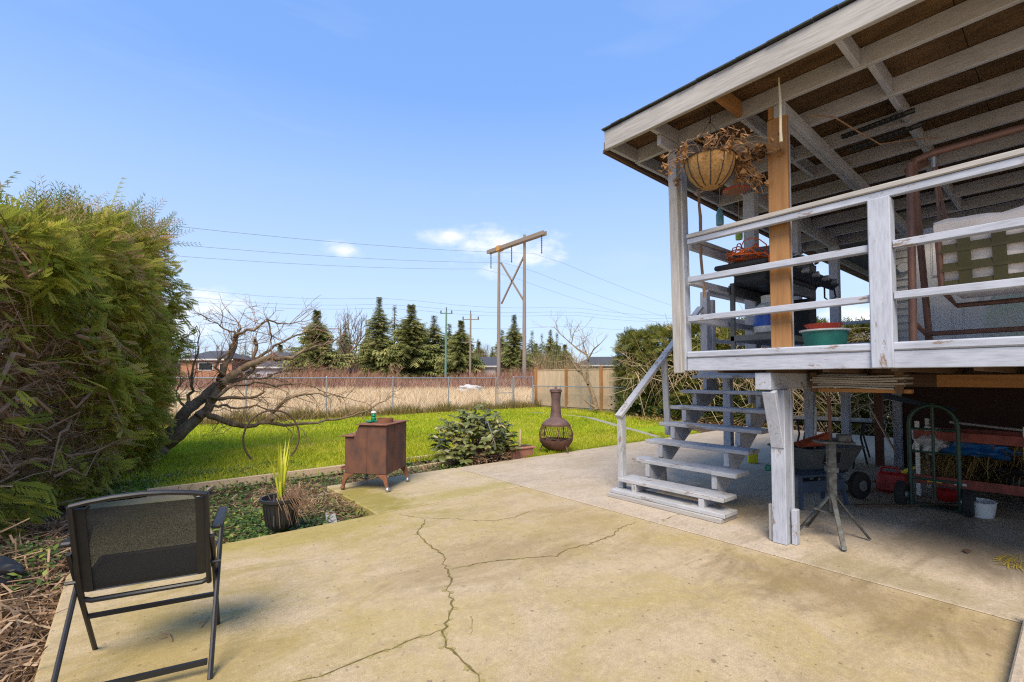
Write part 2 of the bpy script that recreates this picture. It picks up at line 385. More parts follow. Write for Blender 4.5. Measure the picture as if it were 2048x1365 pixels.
patio = struct(thing('patio', 'mossy concrete patio', 'patio')); del patio['label']; del patio['category']
def slab(x0, x1, y0, y1, mat, z=0):
    m = MB(); m.b2(x0, x1, y0, y1, -.15, z); return m.build('slab', MATS[mat], patio, bevel=.012)
slab(-.30, 3.842, -4, 4.492, 'conc'); slab(1.95, 3.842, 4.502, 6.05, 'conc_b'); slab(3.852, 13.5, -4, 6.05, 'conc_c', -.002)
slab(-.30, .62, 4.502, 6.9, 'conc_old', -.02)
m = MB(); m.b2(3.84, 3.856, -4, 6.04, -.1, -.006); m.b2(1.96, 3.84, 4.488, 4.506, -.1, -.006); m.build('joint', MATS['joint_dirt'], patio)
def crack(pts, w):
    """a dirt-filled crack: a jagged ribbon a hair above the slab"""
    P = []
    for (a, b) in zip(pts[:-1], pts[1:]):
        a, b = Vector(a), Vector(b); n = max(2, int((b - a).length / .035))
        for i in range(n): P.append(a.lerp(b, i / n) + Vector((random.gauss(0, .008), random.gauss(0, .008))))
    P.append(Vector(pts[-1])); m = MB(); b = 0
    for i, p in enumerate(P):
        d = (P[min(i + 1, len(P) - 1)] - P[max(0, i - 1)]).normalized(); nn = Vector((-d.y, d.x)) * w * .75 * random.uniform(.3, 1.15) * (min(1, (i + 1) / 6, (len(P) - i) / 10) * .8 + .2)
        m.v += [(p.x - nn.x, p.y - nn.y, .0025), (p.x + nn.x, p.y + nn.y, .0025)]
        if i: k = 2 * i; m.f.append((k - 2, k - 1, k + 1, k))
    m.build('crack', MATS['crack_dirt'], patio)
    m = MB(); k = 0      # ragged moss that has spread along the crack
    for i, p in enumerate(P[:-1]):
        if random.random() < .55:
            r = w * random.uniform(1.2, 3.2); o_ = Vector((random.gauss(0, w), random.gauss(0, w))); q = []
            for j in range(6): a = j * math.tau / 6 + random.random(); q.append((p.x + o_.x + math.cos(a) * r * random.uniform(.5, 1.2), p.y + o_.y + math.sin(a) * r * random.uniform(.5, 1.2), .0012 + .0001 * (i % 9)))
            m.add(q, [tuple(range(6))])
    stuff(m.build('crack_moss', MATS['crack_moss'], patio))
def gp(*px): return [tuple(at_plane(x, y, 2, 0).xy) for x, y in px]
crack(gp((851, 1038), (846, 1052), (833, 1065), (852, 1085), (880, 1105), (889, 1118), (886, 1128), (897, 1145), (903, 1162), (895, 1176), (907, 1210), (898, 1235), (887, 1262), (886, 1290), (918, 1315), (945, 1345), (975, 1385), (1000, 1430)), .0085)
crack(gp((898, 1140), (950, 1128), (1000, 1122), (1060, 1116), (1110, 1112), (1145, 1097), (1180, 1088), (1225, 1072), (1240, 1056), (1275, 1044)), .0075)
crack(gp((887, 1262), (840, 1276), (800, 1290), (760, 1305), (720, 1322), (680, 1338), (640, 1352), (590, 1362), (540, 1372)), .0075)
crack(gp((800, 1030), (845, 1037), (900, 1038), (975, 1043), (1030, 1036), (1060, 1022)), .005)
crack(gp((943, 1233), (944, 1262), (942, 1272)), .004)
crack(gp((1325, 1042), (1345, 1033), (1365, 1028)), .005)
# moss growing along the slab edges
plain('moss', (.17, .19, .03), 1, c2=(.09, .10, .02), scale=40, bstr=.5)
plain('path_stone', (.33, .30, .25), .9, scale=6)
# stepping path across the lawn
m = MB()
pp = [(9.3, 5.6), (9.95, 6.7), (11.2, 8.7), (12.75, 11.2), (13.0, 12.6), (12.9, 14.6)]
for a, b in zip(pp[:-1], pp[1:]):
    d = (Vector(b) - Vector(a)).normalized(); n_ = Vector((-d.y, d.x)) * .13
    m.add([(a[0] - n_.x, a[1] - n_.y, -.055), (a[0] + n_.x, a[1] + n_.y, -.055), (b[0] + n_.x, b[1] + n_.y, -.055), (b[0] - n_.x, b[1] - n_.y, -.055)], [(0, 1, 2, 3)])
struct(m.build('path', MATS['path_stone']))
# concrete kerb at the right edge of the patio, with a mossy hollow behind it
k = thing('concrete_kerb', 'rough low concrete kerb with a mossy hollow in the lower right corner', 'kerb', (3, .2, 0))
m = MB(); m.b2(2.2, 3.86, .195, .235, -.01, .075); m.b2(3.80, 3.86, -.6, .195, -.01, .06); m.build('edge', MATS['conc_c'], k, bevel=.008)
m = MB(); m.b2(2.2, 3.80, -.6, .195, -.01, .012); m.build('moss_bed', MATS['moss'], k)

# timber edging boards between the bed and the lawn
def board(p0, p1, w, h, mat, label, cat='board', name='edging_board', group=None):
    m = MB(); m.bar(p0, p1, w, h); return tag(m.build(name, MATS[mat], None, bevel=.004), label, cat, group)
board((.2, 7.22, -.05), (2.75, 7.2, -.03), .045, .12, 'pale_x', 'long pale timber edging board along the lawn left of the stove')
board((3.05, 7.28, -.05), (4.9, 7.36, -.05), .045, .11, 'pale_x', 'timber edging board at the lawn between the stove and the bush')
board((2.95, 6.72, -.085), (4.35, 6.88, -.085), .04, .07, 'pale_x', 'low timber board in the bed right of the stove')
board((1.55, 4.62, -.085), (1.72, 5.22, -.085), .10, .025, 'gray_y', 'loose weathered plank in the bed by the patio step')
board((1.30, 5.95, -.09), (1.95, 6.0, -.085), .05, .03, 'gray_x', 'short grey plank behind the corner of the stove slab')
board((.62, 6.55, -.06), (1.25, 8.2, -.05), .035, .03, 'pale_y', 'pale stick lying on the ground behind the chair')

# ---------------------------------------------------------------- grass
leafmat('grass_green', [(0, (.24, .30, .02)), (.4, (.39, .45, .025)), (.8, (.54, .53, .04)), (1, (.58, .51, .13))], .6, .35, .2)
leafmat('grass_dry', [(0, (.44, .30, .15)), (.5, (.70, .53, .32)), (1, (.82, .68, .46))], .8, .3, .1)
leafmat('weeds', [(0, (.12, .11, .02)), (.5, (.26, .2, .06)), (1, (.42, .3, .12))], .8, .3, .1)
leafmat('redtwig', [(0, (.20, .09, .065)), (.5, (.34, .16, .11)), (1, (.46, .31, .2))], .8, .1, .1)
leafmat('brush', [(0, (.20, .14, .08)), (.5, (.33, .245, .15)), (1, (.45, .35, .22))], .9, .1, .1)
leafmat('groundcover', [(0, (.03, .07, .015)), (.5, (.08, .15, .03)), (.85, (.16, .24, .04)), (1, (.3, .34, .06))], .55, .25)
leafmat('litter', [(0, (.12, .07, .04)), (.5, (.30, .19, .11)), (1, (.50, .36, .23))], .9, .1, .1)
def rand_rect(n, x0, x1, y0, y1, z): return np.stack([rng.uniform(x0, x1, n), rng.uniform(y0, y1, n), np.full(n, z)], 1)
parts = []
for (n, x0, x1, y0, y1) in [(70000, .3, 6, 7.3, 10.5), (36000, 5.2, 10.5, 6.06, 8.2), (80000, -.5, 16, 8, 16.6)]:
    p = rand_rect(n, x0, x1, y0, y1, -.07)
    # keep off the path
    keep = np.ones(n, bool)
    for a, b in zip(pp[:-1], pp[1:]):
        a_, b_ = np.array(a), np.array(b); ab = b_ - a_; t = np.clip(((p[:, :2] - a_) @ ab) / (ab @ ab), 0, 1)
        keep &= np.linalg.norm(p[:, :2] - a_ - t[:, None] * ab, axis=1) > .19
    p = p[keep]; patch = .45 + .2 * np.sin(p[:, 0] * 1.1 + np.sin(p[:, 1] * .8) * 2) * np.cos(p[:, 1] * .9) + .14 * np.sin(p[:, 0] * 4.3 + 1.7 * np.sin(p[:, 1] * 2.9)) * np.sin(p[:, 1] * 3.7) + rng.normal(0, .2, len(p))
    dist = np.hypot(p[:, 0], p[:, 1])
    parts.append(blades(p, rng.uniform(.03, .085, len(p)) * (.8 + .5 * patch), .006 + .0011 * dist, .8, np.clip(patch, 0, 1)))
n = 2600; p = np.stack([rng.uniform(5.3, 11, n), 6.06 + np.abs(rng.normal(0, .035, n)), np.full(n, -.07)], 1); parts.append(blades(p, rng.uniform(.07, .15, n), .012, 1.2, np.clip(rng.normal(.4, .2, n), 0, 1)))
n = 2200; p = np.stack([rng.uniform(.3, 5.1, n), 7.3 + rng.normal(0, .05, n), np.full(n, -.07)], 1); parts.append(blades(p, rng.uniform(.06, .14, n), .012, 1.2, np.clip(rng.normal(.4, .2, n), 0, 1)))
v, f, t = merge(parts)
stuff(tag(np_mesh('grass', v, f, MATS['grass_green'], None, t), 'short bright green lawn grass', 'grass'))
# tall dry grass of the field and weeds along the fence
n = 36000; p = np.stack([rng.uniform(-6, 44, n), 17.2 + rng.random(n) ** 1.3 * 40, np.full(n, -.16)], 1)
v, f, t = blades(p, rng.uniform(.25, .75, n), .03, 1.3)
stuff(tag(np_mesh('dry_grass', v, f, MATS['grass_dry'], None, t), 'tall straw coloured grass in the field beyond the fence', 'grass'))
n = 15000; p = np.stack([rng.uniform(-4, 16, n), 16.9 + rng.normal(0, .22, n), np.full(n, -.12)], 1)
v, f, t = blades(p, rng.uniform(.1, .62, n) * (.65 + .35 * np.sin(p[:, 0] * 1.7) ** 2), .018, .9)
stuff(tag(np_mesh('fence_weeds', v, f, MATS['weeds'], None, t), 'brown green weeds along the foot of the chain link fence', 'weeds'))
# red stemmed thicket across the far side of the field
def thicket(name, mat, label, n, u0, u1, d0, d1, h0, h1, w):
    th = R(39.33); F_ = np.array([math.sin(th), math.cos(th)]); R_ = np.array([math.cos(th), -math.sin(th)])
    d = rng.uniform(d0, d1, n); u = rng.uniform(u0, u1, n); xy = d[:, None] * F_ + (u * d)[:, None] * R_
    p = np.concatenate([xy, np.full((n, 1), -.16)], 1); hh = rng.uniform(h0, h1, n) * (.72 + .2 * np.sin(u * 37 + d * .4) + .22 * np.sin(u * 15 + 1.3))
    v, f, t = blades(p, hh, w, .8); return stuff(tag(np_mesh(name, v, f, MATS[mat], None, t), label, 'thicket'))
thicket('red_thicket', 'redtwig', 'reddish leafless thicket along the far edge of the dry field', 26000, -.95, .22, 57, 74, 1.2, 3.4, .06)
thicket('brown_thicket', 'brush', 'grey brown leafless brush below the distant trees', 22000, -1.1, .35, 82, 100, 1.8, 7.5, .07)
leafmat('olive_brush', [(0, (.10, .11, .04)), (.5, (.20, .19, .08)), (1, (.34, .28, .14))], .9, .1, .1)
thicket('olive_thicket', 'olive_brush', 'olive brown bushes filling the gaps of the distant tree line', 9000, -.5, .24, 86, 100, 2.5, 9.0, .12)
# ground cover, litter and dead stalks in the beds
leaf_v = [(0, 0, 0), (.5, .32, .06), (1, 0, .02), (.5, -.32, .06)]; leaf_f = [(0, 1, 2), (0, 2, 3)]
def leaves(pos, size, mat, name, parent=None, up=.9, tint=None):
    n = len(pos); d = rng.normal(0, 1, (n, 3)); d[:, 2] *= .45; u = rng.normal(0, 1 - up, (n, 3)); u[:, 2] += 1
    v, f, t = scatter(leaf_v, leaf_f, pos, rot_from(d, u), rng.uniform(.6, 1.3, n) * size, tint); return np_mesh(name, v, f, MATS[mat], parent, t)
def clumps(n, x0, x1, y0, y1, zs, k=10):
    c = rand_rect(n, x0, x1, y0, y1, 0); p = np.repeat(c, k, 0) + rng.normal(0, .06, (n * k, 3)); p[:, 2] = rng.uniform(zs[0], zs[1], n * k); return p
p = np.concatenate([clumps(330, .65, 1.95, 4.6, 7.2, (-.11, -.03)), clumps(240, 2.0, 5.1, 6.1, 7.25, (-.11, -.03)), clumps(220, -.2, 2.2, 7.3, 8.4, (-.07, .0)), clumps(150, .65, 1.5, 4.55, 5.6, (-.11, -.02))])
stuff(tag(leaves(p, .045, 'groundcover', 'ground_cover'), 'low creeping green weeds in the garden bed', 'ground cover'))
def litter(name, label, boxes, size=.11, w=.006):
    P = np.concatenate([rand_rect(n, a, b, c, d, 0) + np.stack([np.zeros(n), np.zeros(n), rng.uniform(z0, z1, n)], 1) for n, a, b, c, d, z0, z1 in boxes])
    n = len(P); d = rng.normal(0, 1, (n, 3)); d[:, 2] *= .35; tv = [(-.5, -.03, 0), (-.5, .03, 0), (0, .03, .06), (0, -.03, .06), (.5, 0, 0)]
    tf = [(0, 1, 2), (0, 2, 3), (3, 2, 4)]
    v, f, t = scatter(tv, tf, P, rot_from(d, rng.normal(0, .4, (n, 3)) + [0, 0, 1]), rng.uniform(.4, 1.6, n) * size)
    return stuff(tag(np_mesh(name, v, f, MATS['litter'], None, t), label, 'litter'))
litter('dead_stalks', 'brown dead stalks and bark litter over the garden bed', [(1500, .65, 2.0, 4.6, 7.2, -.11, -.06), (1600, 1.2, 1.95, 5.0, 6.5, -.11, 0), (900, 2, 5, 6.1, 7.2, -.11, -.05), (900, -.4, 1.1, 7.2, 9.6, -.07, -.02)])
# brush pile at the left edge
n0 = 5200; a = rng.uniform(2.0, 6.4, n0); xx = -.34 - rng.random(n0) ** 1.3 * 1.5; zz = -.1 + rng.random(n0) * np.clip((-.3 - xx) * .45, .03, .5)
d = rng.normal(0, 1, (n0, 3)); d[:, 2] *= .4
v, f, t = scatter([(-.5, -.016, 0), (-.5, .016, 0), (0, .012, .09), (0, -.012, .09), (.5, 0, 0)], [(0, 1, 2), (0, 2, 3), (3, 2, 4)], np.stack([xx, a, zz], 1), rot_from(d, rng.normal(0, .5, (n0, 3)) + [0, 0, 1]), rng.uniform(.12, .5, n0))
stuff(tag(np_mesh('brush_pile', v, f, MATS['litter'], None, t), 'tangled heap of dry brown cuttings at the lower left edge of the patio', 'brush pile'))
p = np.concatenate([clumps(60, -.9, -.4, 1.9, 2.9, (-.05, .1)), clumps(30, -.8, -.4, 4.2, 5.2, (-.05, .1))])
stuff(tag(leaves(p, .05, 'groundcover', 'green_weeds'), 'small green weeds at the foot of the brown cuttings', 'weeds'))
# strands of yellow straw and a few twigs, leaves on the concrete
p = rand_rect(26, 4.95, 5.25, .3, .42, .004); d = np.stack([rng.normal(1, .4, 26), rng.normal(-.2, .35, 26), np.zeros(26)], 1)
v, f, t = scatter([(-.5, -.018, 0), (-.5, .018, 0), (.5, 0, .03)], [(0, 1, 2)], p, rot_from(d, np.tile([0, 0, 1.], (26, 1))), rng.uniform(.1, .3, 26))
plain('straw', (.62, .46, .06), .8)
tag(np_mesh('straw_wisp', v, f, MATS['straw'], None, t), 'wisp of yellow straw on the concrete at the right edge', 'straw')
def twig(px, L_, lab):
    c = at_plane(px[0], px[1], 2, .006); a = random.random() * 3; m = MB()
    d = Vector((math.cos(a), math.sin(a), 0)) * L_; m.tube([c - d / 2, c + Vector((.01, .012, .006)), c + d / 2], [.004, .003, .002], 5)
    m.tube([c, c + Vector((-d.y, d.x, 0)) * .4 + Vector((0, 0, .01))], [.003, .0015], 5)
    tag(m.build('twig', MATS['twig'], None), lab, 'twig')
twig((333, 1274), .14, 'forked dry twig on the concrete under the chair')
twig((410, 1244), .12, 'thin twig on the concrete right of the chair leg')
twig((1455, 1023), .10, 'thin dark twig on the concrete in front of the stair foot')
m = MB(); c = at_plane(1936, 1104, 2, .008); m.add([c + Vector(q) for q in ((-.05, .0, 0), (-.01, .03, .012), (.06, .01, 0), (.01, -.02, .01))], [(0, 1, 2, 3)]); m.poly([c + Vector(q) for q in ((-.05, .0, 0), (-.01, .03, .012), (.06, .01, 0), (.01, -.02, .01))], .003, (0, 0, 1))
tag(m.build('dead_leaf', MATS['dark_x'], None), 'dark curled leaf on the grey concrete at the right', 'leaf')
# ================================================================ DECK, STAIRS, ROOF
DZ = 1.587; XF = 3.97; YL = 2.30
deck = thing('deck', 'raised timber deck with flaking grey blue painted rails', 'deck', (6.5, 0, 0))
def part(par, name, mat, x0, x1, y0, y1, z0, z1, bev=.004):
    m = MB(); m.b2(x0, x1, y0, y1, z0, z1); return m.build(name, MATS[mat], par, bevel=bev)
# floor boards run along Y
x = XF + .05
bm = MB(); bm.b2(-.07, .07, 0, 1, -.035, 0); bme = None
i = 0
while x < 9.1:
    y1 = YL if x < 6.25 else 3.45
    y1 -= .02
    m = MB(); m.b2(x - .068, x + .068, -4.5, y1, DZ - .036, DZ - random.uniform(0, .002)); m.build('floor_board', MATS['shade_y'], deck); x += .142
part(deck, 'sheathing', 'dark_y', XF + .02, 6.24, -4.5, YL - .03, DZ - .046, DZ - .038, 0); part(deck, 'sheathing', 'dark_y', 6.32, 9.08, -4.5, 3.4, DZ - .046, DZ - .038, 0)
# front fascia with the lip above it, side fascia
part(deck, 'fascia', 'paint_y', XF - .04, XF, -4.5, YL - .02, DZ - .17, DZ - .055)
part(deck, 'lip_board', 'paint_y', XF - .052, XF - .002, -4.5, YL - .02, DZ - .053, DZ + .004, .01)
part(deck, 'fascia', 'shade_x', XF + .002, 6.25, YL - .02, YL + .02, DZ - .17, DZ - .002)
part(deck, 'fascia', 'shade_x', 6.3, 9.1, 3.43, 3.47, DZ - .2, DZ - .002)
part(deck, 'fascia', 'shade_y', 6.26, 6.3, YL + .02, 3.47, DZ - .2, DZ - .04)
# joists and beams underneath
y = -4
while y < 2.2:
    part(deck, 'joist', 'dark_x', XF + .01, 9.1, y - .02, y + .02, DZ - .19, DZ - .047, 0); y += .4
part(deck, 'beam', 'paint_x', XF - .01, 9.0, 1.58, 1.70, DZ - .33, DZ - .192)
part(deck, 'beam', 'dark_x', XF + .05, 9.0, -1.9, -1.78, DZ - .33, DZ - .192)
part(deck, 'beam', 'dark_y', 6.6, 6.72, -4, 1.57, DZ - .33, DZ - .192)
# carrying post with brace and sister boards
part(deck, 'post', 'paint_z', 4.14, 4.25, 1.55, 1.66, 0.0, DZ - .332)
part(deck, 'post_sister', 'paint_z', 4.255, 4.295, 1.54, 1.63, 0.0, DZ - .332)
part(deck, 'post_cleat', 'gray_z', 4.17, 4.22, 1.662, 1.70, 0, .30); part(deck, 'post_cleat', 'paint_z', 4.2, 4.27, 1.498, 1.538, 0, .28)
m = MB(); m.bar((4.0, 1.605, DZ - .34), (4.155, 1.605, DZ - .80), .10, .055, (1, 0, 0)); m.build('brace', MATS['paint_z'], deck, bevel=.004)
# far posts below
for (a, b) in ((7.0, 3.4), (7.7, 3.0), (9.0, 3.4), (7.35, 2.42), (8.9, 2.42)): part(deck, 'post', 'paint_z', a - .055, a + .055, b - .055, b + .055, 0, DZ - .2)
part(deck, 'cross_board', 'paint_x', 7.0, 7.75, 3.07, 3.11, .98, 1.10)
# railings
rz = [DZ + .285, DZ + .635]
def rail_run(axis, const, a, b, mat='paint_', top=True):
    for z in rz:
        if axis == 'y':
            j = [random.uniform(-.008, .008) for _ in range(4)]; MB().bar((const + j[0] * .5, a, z + .025 + j[1]), (const + j[2] * .5, b, z + .025 + j[3]), .065, .05).build('rail', MATS[mat + 'y'], deck, bevel=.004)
        else: part(deck, 'rail', mat + 'x', a, b, const - .03, const + .03, z, z + .055)
    if not top: return
    z = DZ + .965
    if axis == 'y': part(deck, 'top_rail', mat + 'y', const - .02, const + .02, a, b, z, z + .075); part(deck, 'cap_rail', 'gray_y', const - .035, const + .06, a, b, z + .077, z + .115, .006)
    else: part(deck, 'top_rail', mat + 'x', a, b, const - .02, const + .02, z, z + .075); part(deck, 'cap_rail', 'gray_x', a, b, const - .04, const + .04, z + .077, z + .115, .006)
rail_run('y', XF - .005, .915, YL - .03, top=False); rail_run('y', XF - .005, -4.5, .785, top=False)
part(deck, 'top_rail', 'paint_y', XF - .035, XF + .01, -4.5, YL - .03, DZ + .99, DZ + 1.04); part(deck, 'cap_rail', 'gray_y', XF - .05, XF + .06, -4.5, YL - .03, DZ + 1.042, DZ + 1.08, .006)
rail_run('x', YL, 4.03, 6.2, 'shade_'); rail_run('x', 3.42, 6.45, 9.05, 'shade_'); rail_run('y', 9.07, 1.9, 3.38, 'shade_')
part(deck, 'rail_post', 'paint_z', XF - .065, XF + .065, .788, .912, DZ - .17, DZ + .988, .006)
part(deck, 'newel_post', 'shade_z', 6.33, 6.43, 3.36, 3.46, DZ - .2, DZ + 1.0); part(deck, 'newel_post', 'shade_z', 6.5, 6.58, 3.36, 3.46, DZ - .2, DZ + .9)
part(deck, 'rail_post', 'shade_z', 9.0, 9.09, 3.38, 3.47, DZ - .2, DZ + 1.0)
part(deck, 'rail_post', 'shade_z', 6.2, 6.29, YL - .045, YL + .045, DZ - .17, DZ + 1.0)

# ---------------------------------------------------------------- stairs
st = thing('staircase', 'open timber stairs with grey painted treads rising to the deck', 'stairs', (5.3, 2.9, 0))
SY0, SY1 = 2.22, 3.37; NT = 7; rise = .196; run = .262; x0 = 4.52
for i in range(NT):
    z = .235 + i * rise - .02; xa = x0 + i * run - .03
    ysh = random.uniform(-.015, .015); m = MB(); m.b2(xa - .135, xa + .135, SY0 - .06 + ysh, SY1 + .02 + ysh, z - .042, z); m.build('tread', MATS['stair_y'], st, bevel=.005)
    if i == 5 or i == 1:
        m = MB(); m.b2(xa - .16, xa - .138, SY0 - .05, SY0 + .2, z - .042, z - .002); m.build('tread_nosing', MATS['stair_y'], st, bevel=.004)
for y in (SY0 + .16, SY1 - .2):
    # sawtooth stringer cut as steps
    pts = [(x0 - .12, 0.09)]
    for i in range(NT):
        z = .235 + i * rise - .065; xa = x0 + i * run - .13; pts += [(xa, z), (xa + run, z)]
    pts += [(x0 + NT * run - .1, DZ - .42), (x0 + .16, .09)]
    m = MB(); m.poly([(a, y, b) for a, b in pts], .045, (0, 1, 0)); m.build('stringer', MATS['shade_x'], st)
    for i in range(NT):
        z = .235 + i * rise - .066; xa = x0 + i * run - .133; m = MB(); m.b2(xa - .03, xa - .003, y - .005, y + .05, z - .14, z); m.build('cleat', MATS['stair_z'], st, bevel=.003)
part(st, 'base_board', 'stair_y', 4.30, 4.56, SY0 - .08, SY1 + .10, .045, .085); part(st, 'base_board', 'gray_y', 4.27, 4.59, SY0 - .06, SY1 + .12, 0, .043)
m = MB(); m.bar((4.42, SY1 + .055, .92), (6.28, SY1 + .055, 2.36), .09, .042); m.build('handrail', MATS['stair_x'], st, bevel=.004)
m = MB(); m.bar((4.40, SY1 + .055, .905), (4.425, SY1 + .055, .925), .09, .042); m.build('handrail_end', MATS['stair_x'], st, bevel=.003)
part(st, 'rail_post', 'stair_z', 4.42, 4.50, SY1 + .02, SY1 + .09, .087, .915)
m = MB(); m.bar((5.42, SY1 + .055, .62), (5.35, SY1 + .055, 1.62), .075, .04, (1, 0, 0)); m.build('rail_post', MATS['stair_z'], st, bevel=.004)
m = MB(); m.bar((5.0, SY1 - .15, 0), (4.95, SY1 - .15, .5), .08, .04, (1, 0, 0)); m.build('prop', MATS['gray_z'], st, bevel=.004)

# ---------------------------------------------------------------- porch roof
rf = thing('porch_roof', 'open porch roof with weathered fascia and bare painted rafters', 'roof', (6, .5, 1.6))
RX = 3.58; RYL = 2.90
def rzz(x): return 3.585 - (x - RX) * .028      # underside of the rafters falls gently towards the house
m = MB(); m.b2(RX - .04, RX, -6, RYL, rzz(RX) - .012, rzz(RX) + .178); m.build('fascia', MATS['gray_y'], rf, bevel=.005)
xs = [4.02, 4.58, 5.16, 5.74, 6.32, 6.90, 7.48, 8.06, 8.6]
for i, x in enumerate(xs):
    z = rzz(x); m = MB(); m.b2(x - .02, x + .02, -6, RYL - .02, z, z + .14); m.build('rafter', MATS['shade_y'], rf, bevel=.003)
for k, (y, rows) in enumerate([(.92, 8), (1.80, 4), (2.40, 9), (-.6, 8), (2.865, 9)]):
    ends = [RX] + xs
    for a, b in list(zip(ends[:-1], ends[1:]))[:rows]:
        yy = y + (random.uniform(-.05, .05) if k in (0, 3) else 0)
        zz = rzz((a + b) / 2); m = MB(); m.b2(a + .003 + .02 * (a > RX), b - .023, yy - .019, yy + .019, zz + .004, zz + .136)
        m.build('blocking' if k != 4 else 'eave_board', MATS['shade_x'] if (k, a) != (1, RX) else MATS['brown_x'], rf, bevel=.003)
for j in range(8):
    y1 = RYL - .01 - j * 1.22; m = MB()
    m.add([(RX, y1, rzz(RX) + .143), (8.62, y1, rzz(8.62) + .143), (8.62, y1 - 1.215, rzz(8.62) + .143), (RX, y1 - 1.215, rzz(RX) + .143)], [(0, 1, 2, 3)])
    m.poly([(RX, y1, rzz(RX) + .143), (8.62, y1, rzz(8.62) + .143), (8.62, y1 - 1.215, rzz(8.62) + .143), (RX, y1 - 1.215, rzz(RX) + .143)], .012, (0, 0, 1)); m.build('roof_panel', MATS['ply'], rf)
sm = bpy.data.meshes.new('shingle')
y = RYL + .015; i = 0
while y > -2.2:
    w = random.uniform(.11, .17); m = MB(); z = rzz(RX) + .185 + random.uniform(0, .01) + (.004 if i % 2 else 0)
    m.bar((RX - .06 - random.uniform(0, .012), y - w / 2, z), (RX + .55, y - w / 2, z - .012), w - .004, .012); m.build('shingle', MATS['shingle'], rf); y -= w; i += 1
m = MB(); m.add([(RX + .4, RYL, rzz(RX) + .18), (8.7, RYL, rzz(8.7) + .165), (8.7, -6, rzz(8.7) + .165), (RX + .4, -6, rzz(RX) + .18)], [(0, 1, 2, 3)])
m.poly([(RX + .4, RYL, rzz(RX) + .165), (8.7, RYL, rzz(8.7) + .16), (8.7, -6, rzz(8.7) + .16), (RX + .4, -6, rzz(RX) + .165)], .006, (0, 0, 1)); m.build('roofing_sheet', MATS['shingle'], rf)
# eave trim along the left side
m = MB(); m.bar((RX - .02, RYL + .012, rzz(RX) + .03), (8.65, RYL + .012, rzz(8.65) + .03), .02, .10); m.build('eave_trim', MATS['dark_x'], rf)
m = MB(); m.bar((RX - .02, RYL + .03, rzz(RX) - .01), (8.65, RYL + .03, rzz(8.65) - .01), .012, .03); m.build('drip_edge', MATS['soffit'], rf)
# posts and beams
m = MB(); m.bar((4.02, 1.52, rzz(4.0) - .055), (8.6, 1.52, rzz(8.6) - .055), .045, .105); m.build('beam', MATS['shade_x'], rf, bevel=.004)
m = MB(); m.bar((4.02, 1.475, rzz(4.0) - .055), (8.6, 1.475, rzz(8.6) - .055), .04, .11); m.build('beam', MATS['shade_x'], rf, bevel=.004)
m = MB(); m.bar((3.7, 2.40, rzz(3.7) - .05), (8.6, 2.40, rzz(8.6) - .05), .04, .095); m.build('beam', MATS['shade_x'], rf, bevel=.004)
part(rf, 'post', 'brown_z', 4.03, 4.075, 1.45, 1.60, DZ + .005, rzz(4) - .1, .006); part(rf, 'post', 'paint_z', 4.077, 4.115, 1.455, 1.595, DZ + .005, rzz(4) - .1, .004)
part(rf, 'post_block', 'brown_z', 4.03, 4.11, 1.46, 1.59, rzz(4) - .098, rzz(4) + .0)
# corner post leans a little
m = MB(); m.bar((3.945, 2.355, DZ - .19), (3.955, 2.40, rzz(4) - .1), .085, .10, (1, 0, 0)); m.build('post', MATS['gray_z'], rf, bevel=.005)
m = MB(); m.bar((3.995, 2.315, DZ - .17), (4.03, 2.37, rzz(4) - .1), .045, .10, (1, 0, 0)); m.build('post', MATS['paint_z'], rf, bevel=.005)
for (a, b) in ((5.4, 2.33), (6.75, 2.36), (8.3, 2.36)): part(rf, 'post', 'shade_z', a - .06, a + .06, b - .06, b + .06, DZ + .002, rzz(a) - .1)

# ---------------------------------------------------------------- house
HX = 9.2; HY = 1.87
ho = thing('house', 'grey sided house wall with a white panelled door behind the deck', 'house', (HX + 2, -2, 0))
m = MB(); m.b2(HX + .03, HX + 7, -9, HY - .02, 0, 5.4); m.build('wall_core', MATS['siding'], ho)
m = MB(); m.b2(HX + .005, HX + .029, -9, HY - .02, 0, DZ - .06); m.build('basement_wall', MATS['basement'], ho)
z = DZ - .05
while z < 4.3:
    m = MB(); m.add([(HX + .0, HY - .07, z), (HX + .0, -4, z), (HX + .022, -4, z + .115), (HX + .022, HY - .07, z + .115), (HX + .028, HY - .07, z), (HX + .028, -4, z)], [(0, 1, 2, 3), (0, 4, 5, 1)]); m.build('siding_board', MATS['siding'], ho); z += .112
part(ho, 'corner_trim', 'siding', HX - .02, HX + .03, HY - .07, HY, DZ - .06, 4.6); part(ho, 'corner_post', 'paint_z', HX - .1, HX - .002, HY - .1, HY, 0, DZ - .34)
door = part(ho, 'door', 'door_white', HX - .045, HX - .005, .76, 1.47, DZ + .01, DZ + 2.02)
for (y0, y1, z0, z1) in [(.84, 1.06, .15, .85), (1.16, 1.38, .15, .85), (.9, 1.32, 1.0, 1.15), (.84, 1.06, 1.25, 1.85), (1.16, 1.38, 1.25, 1.85)]:
    for q in (0, 1):
        e = .022 * q; m = MB(); m.b2(HX - .052 - .010 * q, HX - .0452 - .007 * q, y0 + e, y1 - e, DZ + z0 + e, DZ + z1 - e); m.build('panel', MATS['door_white'], door, bevel=.002)
m = MB(); m.lathe((HX - .09, .82, DZ + .95), [(.0, -.03), (.028, -.02), (.032, 0), (.028, .02), (0, .03)], 12); m.build('door_knob', MATS['galv'], door, smooth=True)
fr = part(ho, 'door_frame', 'door_white', HX - .06, HX - .0, 1.475, 1.56, DZ, DZ + 2.45)
part(ho, 'door_frame', 'door_white', HX - .06, HX - .0, -.6, 1.56, DZ + 2.451, DZ + 2.53); part(ho, 'door_frame', 'door_white', HX - .055, HX - .0, -.6, 1.474, DZ + 2.03, DZ + 2.09)
